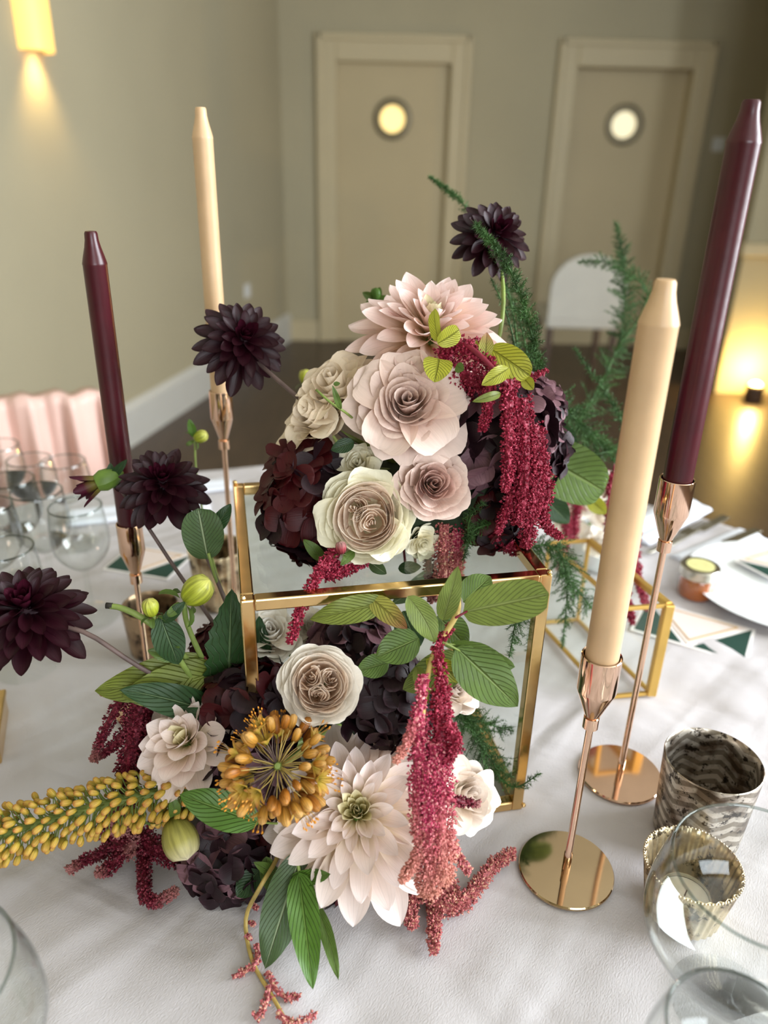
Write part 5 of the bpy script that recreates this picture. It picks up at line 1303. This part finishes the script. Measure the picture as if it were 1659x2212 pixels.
t = rose('cream garden rose just above the brass bar', p - facing(p) * .022, facing(p, -.08, .02), R, (MT['rose_cream'], MT['rose_white_heart']), N=34, heart='garden', open_=.28, flat=.48, seed=13, outer=3, swirls=((2.5, .26, .95), (5.6, .17, 1.35))); stem_to(t, R, HIGH, k=.2)
for px, py, Y, rp, rr_, uu, lab, sd in ((738, 862, .60, 100, -.5, .9, 'beige rose tucked under the blush dahlia', 21), (700, 915, .59, 88, -.9, .6, 'beige rose beside the long maroon dahlia stem', 22), (676, 975, .60, 80, -1.0, .2, 'beige rose above the burgundy hydrangea', 23), (780, 1010, .565, 52, -.3, .4, 'small cream rose between the dusty rose and cream rose', 24), (905, 1165, .55, 44, .5, -.5, 'cream rose bud below the mauve rose', 25)):
    p = P(px, py, Y); R = rp * mpp(p); t = rose(lab, p - facing(p) * .014, facing(p, rr_, uu), R, (MT['rose_beige' if sd < 24 else 'rose_cream'],) * 2, N=20, heart='spiral', open_=.5, flat=.5, seed=sd, outer=4); stem_to(t, R, HIGH, k=.2)
for px, py, Y, rp, kinds, lab, sq, sd in (
        (662, 1088, .58, 116, ('hyd_burgundy', 'hyd_burgundy', 'hyd_plum'), 'deep burgundy hydrangea on the side of the maroon stem', (.78, .7, 1.02), 31),
        (1055, 955, .60, 135, ('hyd_plum', 'hyd_plum', 'hyd_mauve'), 'dark plum hydrangea behind the crimson tassels', (.95, .7, 1), 32),
        (1060, 1100, .59, 88, ('hyd_plum', 'hyd_burgundy'), 'dark plum hydrangea beside the mauve rose', (1, .7, 1), 33),
        (1150, 885, .645, 68, ('hyd_plum', 'hyd_mauve'), 'small plum hydrangea beyond the crimson tassels', (1, .8, 1), 34),
        (1165, 970, .64, 58, ('hyd_mauve', 'hyd_plum'), 'mauve hydrangea sprig beyond the crimson tassels', (1, .8, 1), 35),
        (690, 1170, .57, 50, ('hyd_burgundy',), 'small burgundy hydrangea by the cream rose', (1, .8, 1), 36)):
    p = P(px, py, Y); R = rp * mpp(p); t = hydrangea(lab, p, R, kinds, N=38, squash=sq, fs=.48 if rp > 60 else .65, group='dark hydrangea heads', seed=sd)
    tube('stem', [p - tocam(p) * R * .4, (p + HIGH) / 2, HIGH], .0025, .0025, MT['stem_green'], t, 8, 7)
t = thing('amaranth_stem', 'crimson amaranth cascading from the upper flowers with lime leaves', 'flower', P(1000, 760, .60), 'hanging amaranth')
tube('stem', px3([(950, 860, .61), (965, 770, .585), (1000, 745, .57), (1045, 775, .555), (1095, 830, .545)]), .0022, .0018, MT['stem_red'], t, 16)
C1 = 'am_crimson'
for q in (([(955, 770, .585), (985, 745, .575), (1030, 770, .565), (1070, 790, .56)], 26, 26), ([(955, 790, .59), (1000, 815, .58), (1060, 830, .57)], 42, 36), ([(1000, 750, .585), (1045, 740, .59)], 22, 14), ([(960, 850, .59), (1020, 850, .58)], 30, 26),
          ([(1060, 810, .56), (1055, 880, .552), (1042, 930, .548)], 22, 13), ([(1100, 820, .555), (1098, 900, .545), (1098, 1000, .54), (1090, 1062, .538)], 26, 12),
          ([(1125, 860, .56), (1130, 950, .55), (1130, 1050, .545), (1120, 1130, .545)], 34, 30), ([(1150, 920, .56), (1160, 1000, .555), (1150, 1090, .55), (1135, 1180, .555)], 32, 24),
          ([(1110, 1060, .548), (1090, 1110, .545), (1075, 1152, .545)], 20, 10), ([(1165, 980, .565), (1182, 1050, .56), (1172, 1110, .56), (1185, 1140, .56), (1212, 1162, .56)], 24, 10),
          ([(1095, 835, .56), (1140, 820, .565), (1182, 799, .57)], 16, 7), ([(1060, 1150, .57), (1100, 1180, .57), (1140, 1190, .575)], 26, 18), ([(1110, 940, .55), (1125, 1000, .545)], 26, 26)):
    ts(t, q[0], q[1] * .8, q[2] * .75, C1, g=.0011)
lf(t, (948, 738, .56), (938, 668, .575), 17, 'leaf_lime', bend=.1, roll=-.7, p0=.5, p1=.5); lf(t, (945, 742, .56), (992, 712, .565), 22, 'leaf_lime', bend=.12, roll=.3, p0=.5, p1=.4)
lf(t, (948, 775, .565), (938, 826, .545), 32, 'leaf_lime', bend=.1, p0=.3, p1=.6); lf(t, (1058, 752, .565), (1145, 812, .555), 34, 'leaf_lime', bend=.12, p0=.5, p1=.5); lf(t, (1100, 795, .552), (1040, 832, .54), 18, 'leaf_lime', bend=.15)
lf(t, (1048, 775, .56), (1052, 718, .57), 16, 'leaf_copper', bend=.1, curl=.6); lf(t, (1020, 765, .57), (1030, 735, .575), 9, 'leaf_lime'); lf(t, (1130, 815, .56), (1152, 842, .555), 14, 'leaf_lime'); lf(t, (1082, 850, .545), (1020, 868, .535), 10, 'leaf_olive', bend=.3); lf(t, (985, 790, .56), (1002, 800, .555), 12, 'leaf_mid')
t = thing('amaranth_stem', 'crimson amaranth trailing below the cream rose over the brass bar', 'flower', P(760, 1200, .55), 'hanging amaranth')
tube('stem', px3([(800, 1190, .57), (760, 1205, .54), (720, 1215, .52)]), .0016, .0014, MT['stem_red'], t, 8)
ts(t, [(745, 1180, .53), (715, 1200, .515), (690, 1235, .50), (670, 1275, .487), (645, 1330, .475), (627, 1388, .462)], 15, 11, C1); ts(t, [(790, 1205, .535), (755, 1225, .52), (715, 1245, .51)], 18, 13, C1); ts(t, [(730, 1215, .52), (705, 1250, .505)], 17, 12, C1)
p = P(738, 1190, .51); dahlia_bud(t, p - Vector((0, 0, .003)), (UPV + RT * -.1 + tocam(p) * .3), 15 * mpp(p), petal_mat('striped_pink_bud', [(0, rgb(140, 30, 50)), (.5, rgb(190, 80, 90)), (1, rgb(230, 190, 180))], streak=.4), 3)
lf(t, (700, 1210, .53), (655, 1165, .53), 14, 'leaf_mid', bend=.2); lf(t, (765, 1190, .52), (735, 1222, .505), 10, 'leaf_mid', bend=.2)
t = thing('amaranth_stem', 'faded rosy amaranth hanging below the mauve rose behind the bar', 'flower', P(960, 1130, .57), 'hanging amaranth')
tube('stem', px3([(950, 1080, .59), (958, 1150, .57)]), .0018, .0016, MT['stem_red'], t, 6)
ts(t, [(958, 1130, .565), (958, 1200, .56), (955, 1290, .55)], 22, 20, 'am_rosy'); ts(t, [(985, 1130, .57), (984, 1200, .565), (982, 1280, .555)], 18, 16, 'am_pink'); ts(t, [(925, 1180, .57), (928, 1250, .56), (935, 1300, .55)], 12, 10, 'am_wine')
t = thing('leafy_stem', 'two thin crimson stems with a small dark leaf under the cream rose', 'foliage', P(880, 1160, .58))
for k in (0, 22): tube('stem', px3([(868 + k, 1150, .59), (876 + k, 1222, .57)]), .0011, .0011, MT['stem_red'], t, 5, 6)
lf(t, (860, 1228, .555), (910, 1224, .555), 14, 'leaf_dark', bend=.1); lf(t, (800, 1215, .53), (835, 1240, .52), 14, 'leaf_grey', bend=.2)
t = thing('leafy_stem', 'thin stem with two narrow leaves lying on the beige roses', 'foliage', P(760, 960, .57))
tube('stem', px3([(683, 842, .56), (715, 870, .553), (745, 890, .555), (770, 910, .58)]), .0010, .0010, MT['stem_green'], t); lf(t, (736, 884, .548), (718, 832, .545), 7, 'leaf_mid', bend=.25); lf(t, (720, 830, .545), (735, 828, .545), 5, 'leaf_mid'); lf(t, (765, 955, .565), (715, 972, .56), 16, 'leaf_dark', bend=.1)

# ================================================================ asparagus fern
up_ = tocam((0, .7, 1))
FW_ = lambda w: w * .42e-3
fern('feathery asparagus fern plume rising above the crimson tassels', px3([(1165, 830, .66), (1150, 730, .655), (1105, 590, .65), (1028, 484, .64)]), .013, dens=4.5, seed=1, needle=.007)
fern('feathery asparagus fern plume close behind the blush dahlia', px3([(1150, 850, .72), (1130, 720, .74), (1095, 620, .75), (1080, 560, .75)]), .012, dens=2.0, seed=2)
fern('short fern tip above the highest maroon dahlia', px3([(1130, 900, .66), (1100, 640, .74), (1010, 455, .84), (968, 412, .85), (928, 382, .86)]), .008, dens=1.6, seed=3)
fern('asparagus fern plume leaning towards the beige candle', px3([(1180, 1000, .72), (1350, 960, .76), (1320, 870, .77), (1240, 752, .78)]), .014, dens=2.0, seed=4)
fern('soft fern plume behind the tall beige candle by the door', px3([(1200, 1000, .80), (1330, 760, .95), (1350, 600, 1.0), (1330, 480, 1.02)]), .03, dens=1.3, seed=5, needle=.009)
fern('fern plume spreading behind the beige candle tip', px3([(1330, 760, .95), (1400, 640, .96), (1320, 570, .97), (1250, 565, .98)]), .022, dens=1.2, seed=15, needle=.008)
fern('dark fern mass behind the crimson tassels', px3([(1120, 900, .70), (1200, 880, .73), (1270, 930, .75), (1330, 1000, .76)]), .032, dens=2.2, seed=6, needle=.008)
fern('fern plume drooping behind the mauve hydrangea', px3([(1130, 960, .70), (1210, 1000, .71), (1260, 960, .73)]), .016, dens=2.4, seed=16)
fern('hanging fern plume between the brass box and beige candle', px3([(1120, 1180, .62), (1200, 1185, .63), (1225, 1260, .64), (1215, 1400, .64)]), .026, dens=2.2, seed=7)
fern('fern plume brushing the small gold frame box', px3([(1210, 1230, .64), (1260, 1290, .655), (1310, 1360, .66)]), .020, dens=1.8, seed=8)
fern('fern sprig hanging by the side of the brass box', px3([(1130, 1290, .53), (1115, 1340, .535), (1100, 1420, .54)]), .014, dens=1.6, seed=9)
fern('fern sprig hanging outside the brass post', px3([(1165, 1290, .55), (1150, 1330, .55), (1140, 1420, .55)]), .012, dens=1.2, seed=19)
fern('fern spray inside the brass box behind the pink tassel', px3([(940, 1480, .53), (1010, 1560, .52), (1060, 1640, .518), (1115, 1690, .535)]), .026, dens=2.0, seed=10, needle=.007)
fern('fern spray lying along the lower glass of the brass box', px3([(960, 1540, .53), (1040, 1560, .54), (1110, 1580, .55)]), .020, dens=2.0, seed=11)
fern('fern tip poking past the brass post', px3([(1060, 1660, .53), (1110, 1700, .505), (1168, 1670, .50)]), .008, dens=1.4, seed=12)
fern('small fern sprig under the plum hydrangea', px3([(1010, 1180, .56), (1015, 1120, .555), (1045, 1085, .55)]), .008, dens=2.0, seed=13)
fern('small fern sprig beside the faded rosy tassel', px3([(1060, 1130, .565), (1020, 1150, .56), (1000, 1210, .555)]), .010, dens=2.4, seed=14)
fern('dark fern plume behind the blush dahlia edge', px3([(1120, 780, .70), (1095, 680, .70), (1060, 600, .71)]), .010, dens=1.2, seed=20)

# ================================================================ the second centrepiece further back
BACK = PZ(1300, 1215); BACK = Vector((BACK.x, BACK.y, T))
v2 = thing('flower_vase', 'low pale vase of the centrepiece behind the beige candle', 'vase', BACK)
lathe('body', [(0, 0), (.035, 0), (.045, .02), (.042, .05), (.034, .065), (.031, .065), (.038, .05), (.04, .02), (0, .005)], MT['porcelain'], v2, I4, 32)
b0 = BACK + Vector((0, 0, .07))
for i, (px, py, dy) in enumerate(((1250, 1095, -.05), (1300, 1120, -.06), (1345, 1100, -.02), (1230, 1150, -.03), (1290, 1180, -.06), (1320, 1065, .02))):
    p = P(px, py, BACK.y + dy); R = 42 * mpp(p); t = rose('white rose of the centrepiece behind the beige candle', p, facing(p, random.uniform(-.4, .4), .5), R, (MT['rose_white'],) * 2, N=18, heart='spiral', open_=.5, seed=40 + i, group='white roses of the rear centrepiece', outer=3); stem_to(t, R, b0, k=.2)
t = thing('leaf_spray', 'broad dark leaves behind the crimson tassels', 'foliage', P(1180, 1040, .72))
lf(t, (1170, 985, .70), (1305, 1062, .69), 62, 'leaf_mid', bend=.08, p0=.3, p1=.4); lf(t, (1180, 930, .72), (1240, 990, .71), 40, 'leaf_dark'); lf(t, (1160, 1060, .73), (1230, 1130, .72), 30, 'leaf_dark'); lf(t, (1270, 1075, .78), (1310, 1110, .77), 18, 'leaf_lime')
tube('stem', [P(1170, 985, .70), (P(1160, 1040, .68)), HIGH], .0016, .0018, MT['stem_green'], t)
for nm, q, lab in (('a', [(1250, 1060, .88), (1245, 1110, .87), (1238, 1170, .86)], 'crimson amaranth hanging in the rear centrepiece beside the white roses'), ('b', [(1375, 1100, .80), (1372, 1190, .78), (1380, 1260, .77), (1400, 1318, .765)], 'crimson amaranth hanging past the beige candle to the gold frame box'), ('c', [(1325, 1020, .80), (1318, 1090, .79), (1312, 1200, .78), (1298, 1290, .78)], 'crimson amaranth hidden behind the beige candle'), ('d', [(1345, 1200, .74), (1352, 1280, .735), (1366, 1348, .73)], 'short crimson amaranth tip before the small gold frame box'), ('e', [(1215, 1100, .86), (1225, 1150, .85), (1205, 1230, .84)], 'crimson amaranth between the brass box and white roses')):
    t = thing('amaranth_stem', lab, 'flower', P(*q[0]), 'hanging amaranth'); tube('stem', [b0, P(*q[0]) + Vector((0, 0, .01)), P(*q[0])], .0012, .0012, MT['stem_red'], t, 6, 6); ts(t, q, 13, 8, 'am_crimson', g=.0016)
